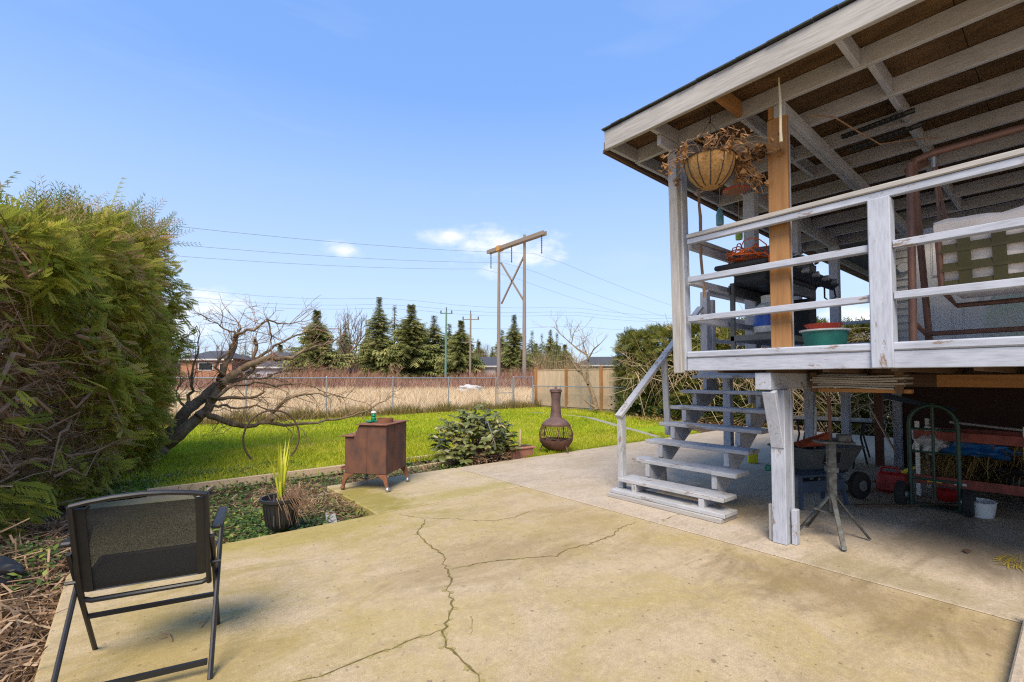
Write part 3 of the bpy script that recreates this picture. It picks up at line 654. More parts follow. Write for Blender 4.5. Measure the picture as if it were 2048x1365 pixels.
wdw = part(ho, 'window', 'door_white', HX - .05, HX + .0, -.6, .70, DZ + .1, DZ + 2.02)
part(wdw, 'pane', 'glass_dark', HX - .056, HX - .051, -.55, .68, DZ + .14, DZ + 1.98, 0); part(wdw, 'pane', 'glass_dark', HX - .012, HX - .004, -.55, 1.47, DZ + 2.095, DZ + 2.445, 0)
m = MB(); m.poly([(8.65, HY + .95, 3.62), (16, HY + .95, 3.62), (16, -9, 6.2), (8.65, -9, 6.2)], .14, (0, 0, 1)); m.build('roof', MATS['roof_dark'], ho)
m = MB(); m.poly([(8.72, HY + .9, 3.615), (9.22, HY + .9, 3.615), (9.22, .3, 3.99), (8.72, .3, 3.99)], .012, (0, 0, -1)); m.build('soffit', MATS['soffit'], ho)
m = MB(); m.bar((8.66, HY + .97, 3.60), (15, HY + .97, 3.60), .05, .16); m.build('fascia', MATS['gray_x'], ho, bevel=.004)
m = MB(); m.bar((8.64, 3.0, 3.55), (8.64, 1.2, 3.72), .05, .17); m.build('fascia', MATS['gray_y'], ho, bevel=.004)
m = MB(); m.tube([(8.4, HY + 1.04, 3.53), (8.7, HY + 1.04, 3.5), (15, HY + 1.04, 3.5)], .05, 10); m.build('gutter', MATS['dark_x'], ho, smooth=True)
wl = thing('wall_light', 'round white porch light on the siding beside the door', 'light', (HX, 1.72, 3.05))
m = MB(); m.tube([(HX - .002, 1.70, 3.05), (HX - .05, 1.70, 3.05)], [.075, .07], 20); m.build('diffuser', MATS['white_plastic'], wl, smooth=True)
m = MB(); m.tube([(HX - .0, 1.70, 3.05), (HX - .03, 1.70, 3.05)], .085, 20); m.build('ring', MATS['galv'], wl, smooth=True)
for (y, z, mt, c) in ((1.74, 3.75, 'blue_plastic', 'blue'), (1.58, 3.72, 'teal_plastic', 'teal'), (1.63, 3.52, 'terracotta', 'rust coloured')):
    m = MB(); m.lathe((HX - .25, y, z), [(0, -.05), (.03, -.03), (.04, 0), (.03, .03), (.008, .045), (.004, .25)], 10)
    tag(m.build('hanging_ornament', MATS[mt], None, smooth=True), f'small {c} glass ornament hanging near the house wall', 'ornament')
# ================================================================ THINGS
def _at(s, loc, rz=0, rx=0, ry=0):
    M = Matrix.Translation(loc) @ Matrix.Rotation(rz, 4, 'Z') @ Matrix.Rotation(ry, 4, 'Y') @ Matrix.Rotation(rx, 4, 'X')
    s.v = [tuple(M @ Vector(p)) for p in s.v]; return s
MB.at = _at
def P(par, name, mat, mb, loc, rz=0, bevel=0, smooth=False): return mb.at(loc, rz).build(name, MATS[mat], par, bevel, smooth)
def arc(c, r, a0, a1, n, f): return [f(c, r, a0 + (a1 - a0) * i / n) for i in range(n + 1)]

# ---- folding chair (back towards us), local: x across, y = seat front
m_, nd, lk, bs = nodes_of('mesh_fabric')
bs.inputs['Base Color'].default_value = (.012, .012, .013, 1); bs.inputs['Roughness'].default_value = .7
tcn = nd.new('ShaderNodeTexCoord'); wv = nd.new('ShaderNodeTexNoise'); wv.inputs['Scale'].default_value = 260; lk.new(tcn.outputs['Object'], wv.inputs['Vector'])
tr = nd.new('ShaderNodeBsdfTransparent'); mxs = nd.new('ShaderNodeMixShader'); rm = nd.new('ShaderNodeMapRange'); lk.new(wv.outputs['Fac'], rm.inputs[0]); rm.inputs[1].default_value = .35; rm.inputs[2].default_value = .65; rm.inputs[3].default_value = .74; rm.inputs[4].default_value = 1.0
lk.new(rm.outputs[0], mxs.inputs[0]); lk.new(tr.outputs[0], mxs.inputs[1]); lk.new(bs.outputs[0], mxs.inputs[2]); lk.new(mxs.outputs[0], nd['Material Output'].inputs[0])
CL = Vector((.105, 2.87, 0)); CR = R(-12)
ch = thing('folding_chair', 'black folding patio chair with mesh back, turned away at the lower left', 'chair', CL)
def cp(name, mat, mb, **k): return P(ch, name, mat, mb, CL, CR, **k)
W = .24
for s in (-1, 1):
    cp('leg', 'black_metal', MB().tube([(s * (W + .02), .24, .0), (s * (W + .02), -.16, .60)], .011, 8), smooth=True)          # front foot rising to the rear
    cp('leg', 'black_metal', MB().tube([(s * (W + .035), -.30, 0), (s * (W + .035), .17, .62)], .011, 8), smooth=True)
    cp('armrest', 'black_plastic', MB().box((s * (W + .035), .03, .635), (.045, .36, .022)), bevel=.008)
    cp('back_post', 'black_metal', MB().tube([(s * W, -.04, .34), (s * W, -.10, .46), (s * W, -.235, .815)], .012, 8), smooth=True)
    cp('joint_bolt', 'black_metal', MB().tube([(s * (W - .01), -.085, .45), (s * (W + .05), -.085, .45)], .008, 6))
m = MB(); m.tube([(-W, -.235, .815)] + [(W * t, -.235 - .015 * (1 - t * t), .815 + .03 * (1 - t * t)) for t in (-.75, -.4, 0, .4, .75)] + [(W, -.235, .815)], .012, 8); cp('top_rail', 'black_metal', m, smooth=True)
m = MB(); m.tube([(-W, -.05, .36), (-W + .03, -.04, .345), (W - .03, -.04, .345), (W, -.05, .36)], .012, 8); cp('lower_rail', 'black_metal', m, smooth=True)
m = MB(); n = 10
for i in range(n + 1):
    t = i / n; z = .40 + t * .395; y = -.07 - t * .15
    m.v += [(-W + .005, y, z), (W - .005, y, z)]
    if i: k = 2 * i; m.f.append((k - 2, k - 1, k + 1, k))
cp('back_mesh', 'mesh_fabric', m)
for s in (-1, 1):
    m = MB(); m.bar((s * (W - .02), -.073, .40), (s * (W - .02), -.222, .80), .05, .008, (0, 1, 0)); cp('back_hem', 'black_metal', m)
m = MB(); m.add([(-W + .01, -.07, .42), (W - .01, -.07, .42), (W - .01, .22, .45), (-W + .01, .22, .45)], [(0, 1, 2, 3)]); m.poly([(-W + .01, -.07, .415), (W - .01, -.07, .415), (W - .01, .22, .445), (-W + .01, .22, .445)], .006, (0, 0, -1)); cp('seat', 'mesh_fabric', m)
cp('seat_rail', 'black_metal', MB().tube([(-W, .23, .45), (W, .23, .45)], .012, 8), smooth=True)
for s in (-1, 1): cp('seat_rail', 'black_metal', MB().tube([(s * W, -.07, .42), (s * W, .23, .45)], .012, 8), smooth=True)
cp('stretcher', 'black_metal', MB().bar((-W - .02, -.255, .06), (W + .02, -.255, .06), .02, .022)); cp('stretcher', 'black_metal', MB().bar((-W - .02, .09, .225), (W + .02, .09, .225), .018, .02))
cp('seat_bar', 'grey_plastic', MB().bar((-W + .02, -.055, .40), (W - .02, -.055, .40), .03, .012))

# ---- wood stove, local: x = front (towards the left in the picture), y across
SL = Vector((2.44, 5.67, 0)); SR = math.atan2(.44, -.36)
sv_ = thing('wood_stove', 'rusty steel wood stove standing on the slab corner', 'stove', SL)
def sp_(name, mat, mb, **k): return P(sv_, name, mat, mb, SL, SR, **k)
hw = .29
prof = [(-.27, .20), (.27, .20), (.27, .645), (.16, .645), (.135, .66), (.105, .76), (.085, .785), (-.27, .785)]
m = MB(); m.poly([(a, -hw, b) for a, b in prof], 2 * hw, (0, 1, 0)); sp_('body', 'rust', m, bevel=.008)
sp_('top_plate', 'rust_light', MB().box((-.09, 0, .793), (.40, .64, .012)), bevel=.003); sp_('step_plate', 'rust_light', MB().box((.23, 0, .652), (.17, .64, .012)), bevel=.003)
for s in (-1, 1): sp_('seam', 'rust', MB().box((-.02, s * (hw + .003), .49), (.008, .006, .56)))
sp_('seam', 'rust', MB().box((-.273, .06, .49), (.006, .008, .56)))
sp_('flue_collar', 'rust_light', MB().lathe((-.12, .02, .80), [(.10, 0), (.10, .05), (.092, .05), (.092, .005)], 24), smooth=True)
sp_('door_handle', 'rust', MB().tube([(.27, .0, .56), (.34, .0, .565), (.34, .09, .565), (.33, .1, .565)], .012, 8)); sp_('ash_ledge', 'rust_light', MB().box((.32, 0, .235), (.10, .42, .018)), bevel=.004); sp_('ash_ledge', 'rust_light', MB().tube([(.37, -.2, .25), (.37, .2, .25)], .012, 8))
for a in (-1, 1):
    for b in (-1, 1):
        x, y = a * .23, b * (hw - .05); q = [(x - a * .09, .20), (x + a * .045, .20), (x + a * .055, .16), (x + a * .075, .045), (x + a * .045, .04), (x + a * .01, .13), (x - a * .03, .165)]
        m = MB(); m.poly([(u, y + b * .03, w) for u, w in q], .03, (0, b, 0)); l = sp_('leg', 'rust_light', m, bevel=.003)
        m = MB(); m.lathe((x + a * .062, y + b * .045, .031), [(.0, -.03), (.02, -.024), (.03, 0), (.02, .024), (0, .03)], 12); P(l, 'foot_ball', 'galv' if (a, b) != (1, 1) else 'rust_light', m, SL, SR, smooth=True)
def world_of(lx, ly, lz): return SL + Matrix.Rotation(SR, 3, 'Z') @ Vector((lx, ly, lz))
c = world_of(.02, .05, .80)
gs = thing('sprinkler', 'green lawn sprinkler with a white top on the stove', 'sprinkler', c)
plain('green_plastic', (.01, .22, .10), .35)
m = MB(); m.box((0, 0, .012), (.20, .05, .02), .5); m.box((0, 0, .012), (.20, .05, .02), -.6); P(gs, 'sled_base', 'green_plastic', m, c, bevel=.008)
P(gs, 'body', 'green_plastic', MB().lathe((0, 0, .02), [(.03, 0), (.034, .03), (.018, .05), (.03, .06), (.022, .085)], 14), c, smooth=True)
P(gs, 'head', 'white_plastic', MB().lathe((0, 0, .105), [(.02, 0), (.034, .012), (.03, .03), (.01, .036)], 10), c)
c = world_of(.24, -.02, .659); nz_ = thing('tap_fitting', 'small chrome tap lying on the front step of the stove', 'tap', c)
P(nz_, 'body', 'galv', MB().tube([(-.06, 0, .012), (.06, 0, .012)], .011, 8), c); P(nz_, 'handle', 'white_plastic', MB().lathe((0.02, 0, .02), [(.008, 0), (.008, .02), (.024, .024), (.02, .036)], 10), c)

# ---- urn planter with spiky plant
c = Vector((1.10, 4.66, -.10)); u = thing('urn_planter', 'black urn planter with yellow spiky leaves and dead trailing stems', 'planter', c)
P(u, 'urn', 'black_plastic', MB().lathe((0, 0, 0), [(.085, 0), (.085, .02), (.05, .05), (.05, .07), (.10, .10), (.125, .16), (.135, .25), (.15, .33), (.175, .345), (.178, .37), (.16, .37), (.15, .33), (.02, .32)], 28), c, smooth=True)
for k in range(20):
    a = k * math.tau / 20; P(u, 'flute', 'black_plastic', MB().tube([(.118 * math.cos(a), .118 * math.sin(a), .12), (.134 * math.cos(a), .134 * math.sin(a), .2), (.148 * math.cos(a), .148 * math.sin(a), .31)], .006, 5), c)
plain('spike', (.55, .50, .035), .5, c2=(.36, .42, .03)); m = MB()
for k in range(15):
    a = random.random() * math.tau; ln = random.uniform(.25, .62); sp2 = random.uniform(.05, .28) if k > 3 else .04; d = Vector((math.cos(a), math.sin(a), 0)); w = Vector((-d.y, d.x, 0)) * .011
    p0 = d * .015 + Vector((0, 0, .33)); p1 = p0 + d * sp2 * .35 + Vector((0, 0, ln * .6)); p2 = p0 + d * sp2 + Vector((0, 0, ln * (1 if sp2 < .2 else .85)))
    b = len(m.v); m.v += [tuple(q) for q in (p0 - w, p0 + w, p1 - w, p1 + w, p2, p1 + d * .004)]; m.f += [(b, b + 1, b + 3, b + 2), (b + 2, b + 3, b + 4)]
P(u, 'leaves', 'spike', m, c)
m = MB()
for k in range(120):
    a = random.gauss(-.5, .8); r0 = random.uniform(.02, .14); r1 = r0 + random.uniform(.06, .22); z1 = random.uniform(.12, .36)
    p0 = Vector((math.cos(a) * r0, math.sin(a) * r0, .34)); p1 = Vector((math.cos(a) * (r1 + r0) / 2, math.sin(a) * (r1 + r0) / 2, .40 + random.uniform(-.03, .06))); p2 = Vector((math.cos(a + .3) * r1, math.sin(a + .3) * r1, z1))
    m.tube([p0, p1, p2], [.0025, .002, .001], 3, False)
o = P(u, 'dead_stems', 'twig', m, c); stuff(o)

# ---- terracotta trough, chiminea, hoop
c = Vector((5.26, 6.22, -.06)); tp = thing('terracotta_pot', 'terracotta rectangular pot with a wooden stake beside the bush', 'pot', c)
P(tp, 'pot', 'terracotta', MB().box((0, 0, .10), (.40, .22, .20), .0, 1.12), c, -.1, bevel=.012); P(tp, 'rim', 'terracotta', MB().box((0, 0, .215), (.49, .29, .04)), c, -.1, bevel=.014)
P(tp, 'stake', 'pale_z', MB().bar((0, 0, .16), (.03, .02, .52), .045, .02, (1, 0, 0)), c, -.1, bevel=.003); P(tp, 'soil', 'soil', MB().box((0, 0, .225), (.41, .21, .03)), c, -.1)
c = Vector((6.15, 6.22, -.06)); ck = thing('chiminea', 'brown clay and iron chiminea on the lawn edge', 'chiminea', c)
P(ck, 'chimney', 'clay_brown', MB().lathe((0, 0, 0), [(.255, .55), (.245, .58), (.19, .635), (.12, .67), (.105, .70), (.10, .76), (.085, .90), (.082, 1.02), (.095, 1.10), (.10, 1.15), (.115, 1.155), (.115, 1.185), (.10, 1.19), (.085, 1.12)], 28), c, smooth=True)
P(ck, 'cap', 'clay_brown', MB().lathe((0, 0, 1.19), [(.11, 0), (.11, .012), (.02, .03), (.02, .06), (.0, .065)], 20), c, smooth=True)
P(ck, 'bowl', 'rust', MB().lathe((0, 0, 0), [(.03, .06), (.14, .085), (.24, .15), (.305, .25), (.31, .28), (.295, .28), (.23, .18), (.05, .12)], 28), c, smooth=True)
P(ck, 'band', 'rust', MB().lathe((0, 0, 0), [(.262, .535), (.268, .535), (.268, .56), (.262, .56)], 28), c)
for k in range(5):
    a = k * math.tau / 5 + .3; P(ck, 'cage_bar', 'rust', MB().tube([(.305 * math.cos(a), .305 * math.sin(a), .27), (.315 * math.cos(a), .315 * math.sin(a), .40), (.26 * math.cos(a), .26 * math.sin(a), .55)], .009, 6), c)
m = MB()
for k in range(44):
    for s in (-1, 1):
        q = [(.30 + .012 * math.sin(t * 3.1), .27 + .28 * t) for t in (0, .25, .5, .75, 1)]; q = [(r - .045 * max(0, (z - .42) / .13), z) for r, z in q]
        m.tube([(r * math.cos(k * math.tau / 44 + s * i * .06), r * math.sin(k * math.tau / 44 + s * i * .06), z) for i, (r, z) in enumerate(q)], .003, 3, False)
stuff(P(ck, 'wire_screen', 'rust', m, c))
m = MB()
for k in range(40): a = random.random() * 6.28; r = random.random() * .2; m.tube([(r * math.cos(a), r * math.sin(a), .22 + random.random() * .06), (r * math.cos(a) + random.uniform(-.1, .1), r * math.sin(a) + random.uniform(-.1, .1), .24 + random.random() * .08)], .008, 5)
stuff(P(ck, 'charred_sticks', 'bark', m, c))
for k in range(3):
    a = k * math.tau / 3 + .5; P(ck, 'leg', 'rust', MB().tube([(.25 * math.cos(a), .25 * math.sin(a), .2), (.30 * math.cos(a), .30 * math.sin(a), .1), (.33 * math.cos(a), .33 * math.sin(a), 0)], .013, 6), c)
c = Vector((1.93, 8.88, -.07)); m = MB(); m.tube([(.43 * math.sin(a), -.02 * math.sin(a * 2), .40 - .47 * math.cos(a)) for a in [R(30 + i * 300 / 30) for i in range(31)]], .017, 6)
tag(m.at(c, -.1).build('iron_hoop', MATS['dark_x'], None, smooth=True), 'old iron barrel hoop standing upright in the lawn', 'hoop')

# ---- hanging things under the roof
c = Vector((3.74, 1.94, 2.96)); hb = thing('hanging_basket', 'coir hanging basket of dead stems under the porch eave', 'hanging basket', c)
P(hb, 'coir_liner', 'coir', MB().lathe((0, 0, 0), [(.06, -.012), (.10, .0), (.16, .07), (.19, .15), (.20, .225), (.185, .225), (.16, .19), (.03, .18)], 28), c, smooth=True)
for k in range(12):
    a = k * math.tau / 12; P(hb, 'rib', 'black_metal', MB().tube([(r * math.cos(a), r * math.sin(a), z) for r, z in [(.07, -.014), (.105, .0), (.165, .07), (.195, .15), (.205, .225)]], .0035, 5), c)
P(hb, 'rim', 'black_metal', MB().tube([(.205 * math.cos(a), .205 * math.sin(a), .225) for a in [k * math.tau / 24 for k in range(25)]], .004, 5), c)
for k in range(3): a = k * 2.09 + .4; P(hb, 'hanger_wire', 'black_metal', MB().tube([(.2 * math.cos(a), .2 * math.sin(a), .225), (0.01, 0, .56)], .002, 4), c)
P(hb, 'hook', 'black_metal', MB().tube([(.01, 0, .54), (.02, 0, .58), (0, 0, .66), (-.01, 0, .655)], .006, 6), c)
plain('dead_flower', (.33, .16, .05), .9, c2=(.18, .10, .05)); m = MB(); m2 = MB()
for k in range(95):
    a = random.gauss(-.9, 1.5); r0 = random.uniform(0, .17); ln = random.uniform(.1, .33); d = Vector((math.cos(a), math.sin(a), 0)); p = d * r0 + Vector((0, 0, .21)); q = [p]
    for j in range(4): p = p + d * ln * .27 * random.uniform(.4, 1.3) + Vector((random.gauss(0, .02), random.gauss(0, .02), ln * (.26 - .16 * j) * random.uniform(.5, 1.3))); q.append(p)
    m.tube(q, [.0035, .003, .003, .002, .0015], 4, False)
    for j in range(4):
        e = p + Vector((random.gauss(0, .018), random.gauss(0, .018), random.gauss(0, .018))); s = random.uniform(.008, .02)
        m2.add([e + Vector((random.gauss(0, s), random.gauss(0, s), random.gauss(0, s))) for _ in range(4)], [(0, 1, 2), (1, 2, 3), (0, 2, 3)])
for k in range(14):    # strands trailing to the right
    p = Vector((.12, -.14, .2)); q = [p]
    for j in range(5): p = p + Vector((random.uniform(.0, .05), random.uniform(-.06, .0), random.uniform(-.09, .015))); q.append(p); m2.add([p + Vector((random.gauss(0, .02), random.gauss(0, .02), random.gauss(0, .02))) for _ in range(4)], [(0, 1, 2), (1, 2, 3), (0, 2, 3)])
    m.tube(q, .002, 4, False)
stuff(P(hb, 'dead_stems', 'twig', m, c)); stuff(P(hb, 'dead_flowers', 'dead_flower', m2, c))
def hang(name, mat, c, label, cat, mb, top):
    c = Vector(c); t = thing(name, label, cat, c); P(t, 'body', mat, mb, c, smooth=True); P(t, 'cord', 'twig', MB().tube([(0, 0, .0), (0, 0, top - c.z)], .003, 4), c); return t
bot = [(0, -.17), (.034, -.168), (.036, -.15), (.036, -.07), (.028, -.04), (.014, -.015), (.014, 0)]
hang('hanging_bottle', 'bottle_blue', (4.42, 2.2, 3.01), 'pale blue glass bottle hung from the porch roof', 'bottle', MB().lathe((0, 0, 0), bot, 14), 3.58)
hang('hanging_bottle', 'bottle_green', (4.95, 2.26, 2.98), 'lime green glass bottle hung from the porch roof', 'bottle', MB().lathe((0, 0, 0), bot, 14), 3.58)
c = Vector((4.68, 2.16, 3.24)); hr = thing('hanging_dish', 'shallow hanging dish with a red rim below the rafters', 'dish', c)
P(hr, 'rim', 'red_lid', MB().tube([(.115 * math.cos(a), .115 * math.sin(a), 0) for a in [k * math.tau / 24 for k in range(25)]], .008, 6), c, smooth=True); P(hr, 'dish', 'terracotta', MB().lathe((0, 0, -.012), [(.03, -.01), (.09, -.004), (.112, .01), (.1, .006), (.02, 0)], 24), c)
for k in range(3): P(hr, 'cord', 'twig', MB().tube([(.11 * math.cos(k * 2.09), .11 * math.sin(k * 2.09), 0), (0, 0, .32)], .002, 4), c)
m = MB(); m.tube([(4.2, 2.29, 3.45), (4.2, 2.29, 3.0), (4.21, 2.285, 2.9), (4.2, 2.28, 2.5), (4.23, 2.265, 2.12)], [.012, .013, .016, .014, .013], 8); tag(m.build('bamboo_cane', MATS['twig'], None, smooth=True), 'bamboo cane hanging beside the corner post', 'cane')
plain('rope', (.55, .5, .36), .9); m = MB(); m.tube([(3.72, 1.385, 3.60), (3.73, 1.38, 3.42), (3.735, 1.385, 3.20), (3.74, 1.385, 3.12)], [.006, .009, .01, .012], 8); tag(m.build('rope', MATS['rope'], None, smooth=True), 'short knotted rope hanging in front of the brown post', 'rope')
m = MB(); m.tube([(4.25, 1.36, 3.50), (4.5, 1.25, 3.52), (4.75, 1.15, 3.44), (4.95, 1.05, 3.36), (5.2, .9, 3.42), (5.45, .75, 3.46)], .006, 6); tag(m.build('orange_wire', MATS['twig'], None), 'loose brown wire slung between the rafters', 'wire')
for (x, y, z, l) in ((4.85, 1.12, 3.49, 'upper'), (5.0, 1.1, 3.42, 'lower')):
    m = MB(); m.tube([(x, y + .18, z), (x, y - .32, z + .02)], [.022] * 2, 8)
    for k in range(12): m.lathe((x, y + .15 - k * .036, z - .026 + k * .0015), [(.0, 0), (.026, .01), (.026, .035), (0, .045)], 6)
    tag(m.build('spring', MATS['black_metal'], None), f'{l} black coil spring hung under the rafters', 'spring')

# ---- barbecue on the deck
c = Vector((5.2, 2.02, DZ)); bq = thing('barbecue', 'dark gas barbecue on a cart behind the deck rail', 'barbecue', c)
def bp(n, mat, mb, **k): return P(bq, n, mat, mb, c, 0, **k)
for a in (-.5, .45):
    for b in (-.2, .2): bp('leg', 'grey_plastic', MB().b2(a - .02, a + .02, b - .02, b + .02, 0, .72), bevel=.003)
bp('shelf', 'grey_plastic', MB().b2(-.52, .47, -.23, .23, .13, .19), bevel=.006); bp('frame_rail', 'grey_plastic', MB().b2(-.52, .47, -.235, -.205, .60, .70), bevel=.004); bp('frame_rail', 'grey_plastic', MB().b2(-.52, .47, .205, .235, .60, .70), bevel=.004); bp('cabinet', 'black_plastic', MB().b2(.28, .46, -.24, .2, .2, .6), bevel=.01)
m = MB(); m.poly([(-.36, -.24, .70), (.42, -.24, .70), (.46, -.27, .86), (-.40, -.27, .86)], .5, (0, 1, 0)); bp('firebox', 'black_metal', m, bevel=.01)
pr = [(-.25, .862), (-.26, .93), (-.22, 1.02), (-.12, 1.07), (.05, 1.08), (.17, 1.04), (.24, .95), (.25, .862)]
m = MB(); m.poly([(-.36, y, z) for y, z in pr], .78, (1, 0, 0)); l = bp('lid', 'grey_plastic', m, bevel=.012); P(l, 'handle', 'galv', MB().tube([(-.25, -.28, .95), (-.25, -.31, .96), (.3, -.31, .96), (.3, -.28, .95)], .012, 8), c)
for s, x0, x1 in ((-1, -.84, -.40), (1, .46, .88)):
    m = MB(); m.poly([(x0, -.27, .80), (x1, -.27, .80), (x1, .22, .80), (x0, .22, .80)], .045, (0, 0, 1)); bp('side_shelf', 'black_plastic', m, bevel=.012)
    m = MB(); m.poly([(x1 if s < 0 else x0, y, z) for y, z in ((-.2, .80), (.15, .80), (.1, .70), (-.15, .70))], s * .22, (1, 0, 0)); bp('shelf_bracket', 'black_plastic', m)
m = MB(); m.poly([(-.40, -.272, .74), (.86, -.272, .74), (.86, -.33, .80), (.86, -.30, .86), (-.40, -.30, .86)][0:2] + [(.86, -.34, .80), (-.40, -.34, .80)], .03, (0, 0, 1)); pn = bp('control_panel', 'black_plastic', m)
for k in range(4): x = -.2 + k * .28; P(pn, 'knob', 'galv', MB().tube([(x, -.33, .80), (x, -.385, .80)], .028, 12), c, smooth=True)
bp('tool_hook', 'black_metal', MB().tube([(.8, -.3, .78), (.8, -.32, .66), (.8, -.26, .62), (.78, -.22, .66), (.78, -.22, .78)], .009, 6)); bp('gas_hose', 'black_metal', MB().tube([(-.1, -.1, .5), (.0, -.2, .35), (-.25, -.24, .2), (-.5, -.2, .12)], .011, 6))
c2 = Vector((4.98, 1.98, DZ + .193)); pt = thing('propane_tank', 'white propane bottle with a blue label on the barbecue shelf', 'gas bottle', c2)
P(pt, 'tank', 'white_plastic', MB().lathe((0, 0, 0), [(.10, 0), (.14, .03), (.15, .08), (.15, .23), (.13, .29), (.08, .325), (.03, .33)], 24), c2, smooth=True); P(pt, 'label', 'blue_plastic', MB().lathe((0, 0, 0), [(.1505, .09), (.152, .09), (.152, .2), (.1505, .2)], 24), c2); P(pt, 'collar', 'white_plastic', MB().lathe((0, 0, .32), [(.075, 0), (.08, .08), (.072, .08), (.07, 0)], 20), c2, smooth=True); P(pt, 'valve', 'galv', MB().lathe((0, 0, .33), [(.02, 0), (.02, .05), (.03, .05), (.03, .07)], 10), c2)
# orange extension lead heaped on the left shelf
m = MB(); base = Vector((4.55, 2.0, DZ + .87)); pts = []
for k in range(150):
    a = k * .42; r = .12 + .06 * math.sin(k * .61) ; pts.append(base + Vector((r * 1.35 * math.cos(a) + .03 * math.sin(k * .2), r * math.sin(a), .012 + (k % 17) / 17 * .07 + (.12 * max(0, math.sin(k * .29)) ** 3))))
pts += [base + Vector((-.12, -.2, .03)), base + Vector((-.20, -.27, -.02)), base + Vector((-.22, -.28, -.10)), base + Vector((-.1, -.3, -.07)), base + Vector((0, -.27, .0))]
m.tube(pts, .0055, 5); tag(m.build('extension_lead', MATS['orange_cord'], None, smooth=True), 'tangled orange extension lead heaped on the barbecue shelf', 'cord')
m = MB(); m.box((4.86, 1.95, DZ + .89), (.26, .17, .06), .2, .8); tag(m.build('red_case', MATS['red_plastic'], None, bevel=.015), 'flat red plastic case among the orange lead on the barbecue', 'case')
c2 = Vector((5.95, 1.9, DZ + .847)); yb = thing('spray_bottle', 'yellow bottle with a blue cap on the right barbecue shelf', 'bottle', c2); P(yb, 'body', 'yellow_plastic', MB().lathe((0, 0, 0), [(.055, 0), (.06, .03), (.06, .09), (.03, .12)], 16), c2, smooth=True); P(yb, 'cap', 'blue_plastic', MB().lathe((0, 0, .12), [(.032, 0), (.034, .06), (.02, .065)], 14), c2, smooth=True)
c2 = Vector((4.5, 1.36, DZ)); tb = thing('green_tub', 'green plastic tub with a pale rim on the deck beside the brown post', 'tub', c2); P(tb, 'tub', 'teal_plastic', MB().lathe((0, 0, 0), [(.13, 0), (.145, .02), (.165, .155), (.155, .155), (.13, .03), (.02, .02)], 28), c2, smooth=True); P(tb, 'rim', 'white_plastic', MB().lathe((0, 0, .15), [(.165, 0), (.185, .004), (.185, .016), (.158, .016)], 28), c2, smooth=True)
c2 = Vector((4.5, 1.37, DZ + .167)); m = MB(); m.lathe((0, 0, 0), [(.10, 0), (.135, .04), (.14, .048), (.13, .048), (.09, .012), (.01, .01)], 28); tag(m.at(c2).build('red_basin', MATS['red_lid'], None, smooth=True), 'shallow red basin stacked on the green tub', 'basin')

# ---- garden swing
c = Vector((4.95, -.1, DZ)); sw = thing('garden_swing', 'brown tube garden swing with cushion and olive webbing behind the rail', 'swing', c)
def wp(n, mat, mb, **k): return mb.build(n, MATS[mat], sw, **k)
for y in (.82, -1.25):
    wp('leg', 'swing_brown', MB().tube([(4.66, y, DZ), (4.74, y, DZ + 1.46)], .026, 10), smooth=True); wp('leg', 'swing_brown', MB().tube([(5.30, y, DZ), (5.05, y, DZ + .8), (4.86, y, DZ + 1.46)], .024, 10), smooth=True)
    wp('foot_brace', 'swing_brown', MB().tube([(4.67, y, DZ + .2), (5.25, y, DZ + .12)], .018, 8), smooth=True); wp('gusset', 'swing_brown', MB().bar((4.74, y, DZ + 1.40), (4.96, y - .06, DZ + 1.52), .03, .06))
    wp('hanger', 'swing_brown', MB().tube([(4.86, y - .12, DZ + 1.5), (4.86, y - .14, DZ + 1.1), (4.78, y - .16, DZ + .8)], .011, 6)); wp('hanger', 'swing_brown', MB().tube([(4.87, y - .12, DZ + 1.5), (5.05, y - .16, DZ + 1.0), (5.2, y - .16, DZ + .5)], .011, 6)); wp('spring', 'galv', MB().tube([(4.86, y - .12, DZ + 1.5), (4.86, y - .12, DZ + 1.42)], .017, 8))
wp('top_bar', 'swing_brown', MB().tube([(4.75, .84, DZ + 1.40), (4.79, .80, DZ + 1.49), (4.84, .70, DZ + 1.53), (4.84, -1.15, DZ + 1.53)], .027, 10), smooth=True); wp('lower_bar', 'swing_brown', MB().tube([(5.25, .82, DZ + .14), (5.25, -1.25, DZ + .14)], .02, 8), smooth=True)
# seat back: frame tubes, webbing straps, cushion over the top
def sb(u, v): return Vector((4.66 + .10 * (1 - v), .66 - u * 1.7, DZ + .42 + v * .42))      # u along the bench, v up the back
wp('back_tube', 'swing_brown', MB().tube([sb(0, -.05), sb(0, 1.0)], .02, 8), smooth=True); wp('back_tube', 'swing_brown', MB().tube([sb(1, -.05), sb(1, 1.0)], .02, 8), smooth=True); wp('back_tube', 'swing_brown', MB().tube([sb(0, -.02), sb(1, -.02)], .02, 8), smooth=True)
for v in (.10, .40, .72): wp('strap', 'webbing', MB().bar(sb(.0, v) + Vector((-.012, 0, 0)), sb(1, v) + Vector((-.012, 0, 0)), .006, .062))
for k in range(9): u = .08 + k * .105; wp('strap', 'webbing', MB().bar(sb(u, -.03) + Vector((-.018, 0, 0)), sb(u, .95) + Vector((-.018, 0, 0)), .006, .07, (0, 1, 0)) if False else MB().poly([sb(u - .021, -.03) + Vector((-.018, 0, 0)), sb(u + .021, -.03) + Vector((-.018, 0, 0)), sb(u + .021, .95) + Vector((-.018, 0, 0)), sb(u - .021, .95) + Vector((-.018, 0, 0))], .005, (1, 0, 0)))
wp('frame_tube', 'swing_brown', MB().tube([(4.8, .64, DZ + .40), (5.25, .64, DZ + .36), (5.25, -1.0, DZ + .36), (4.8, -1.0, DZ + .40)], .02, 8), smooth=True)
m = MB(); nn = 24
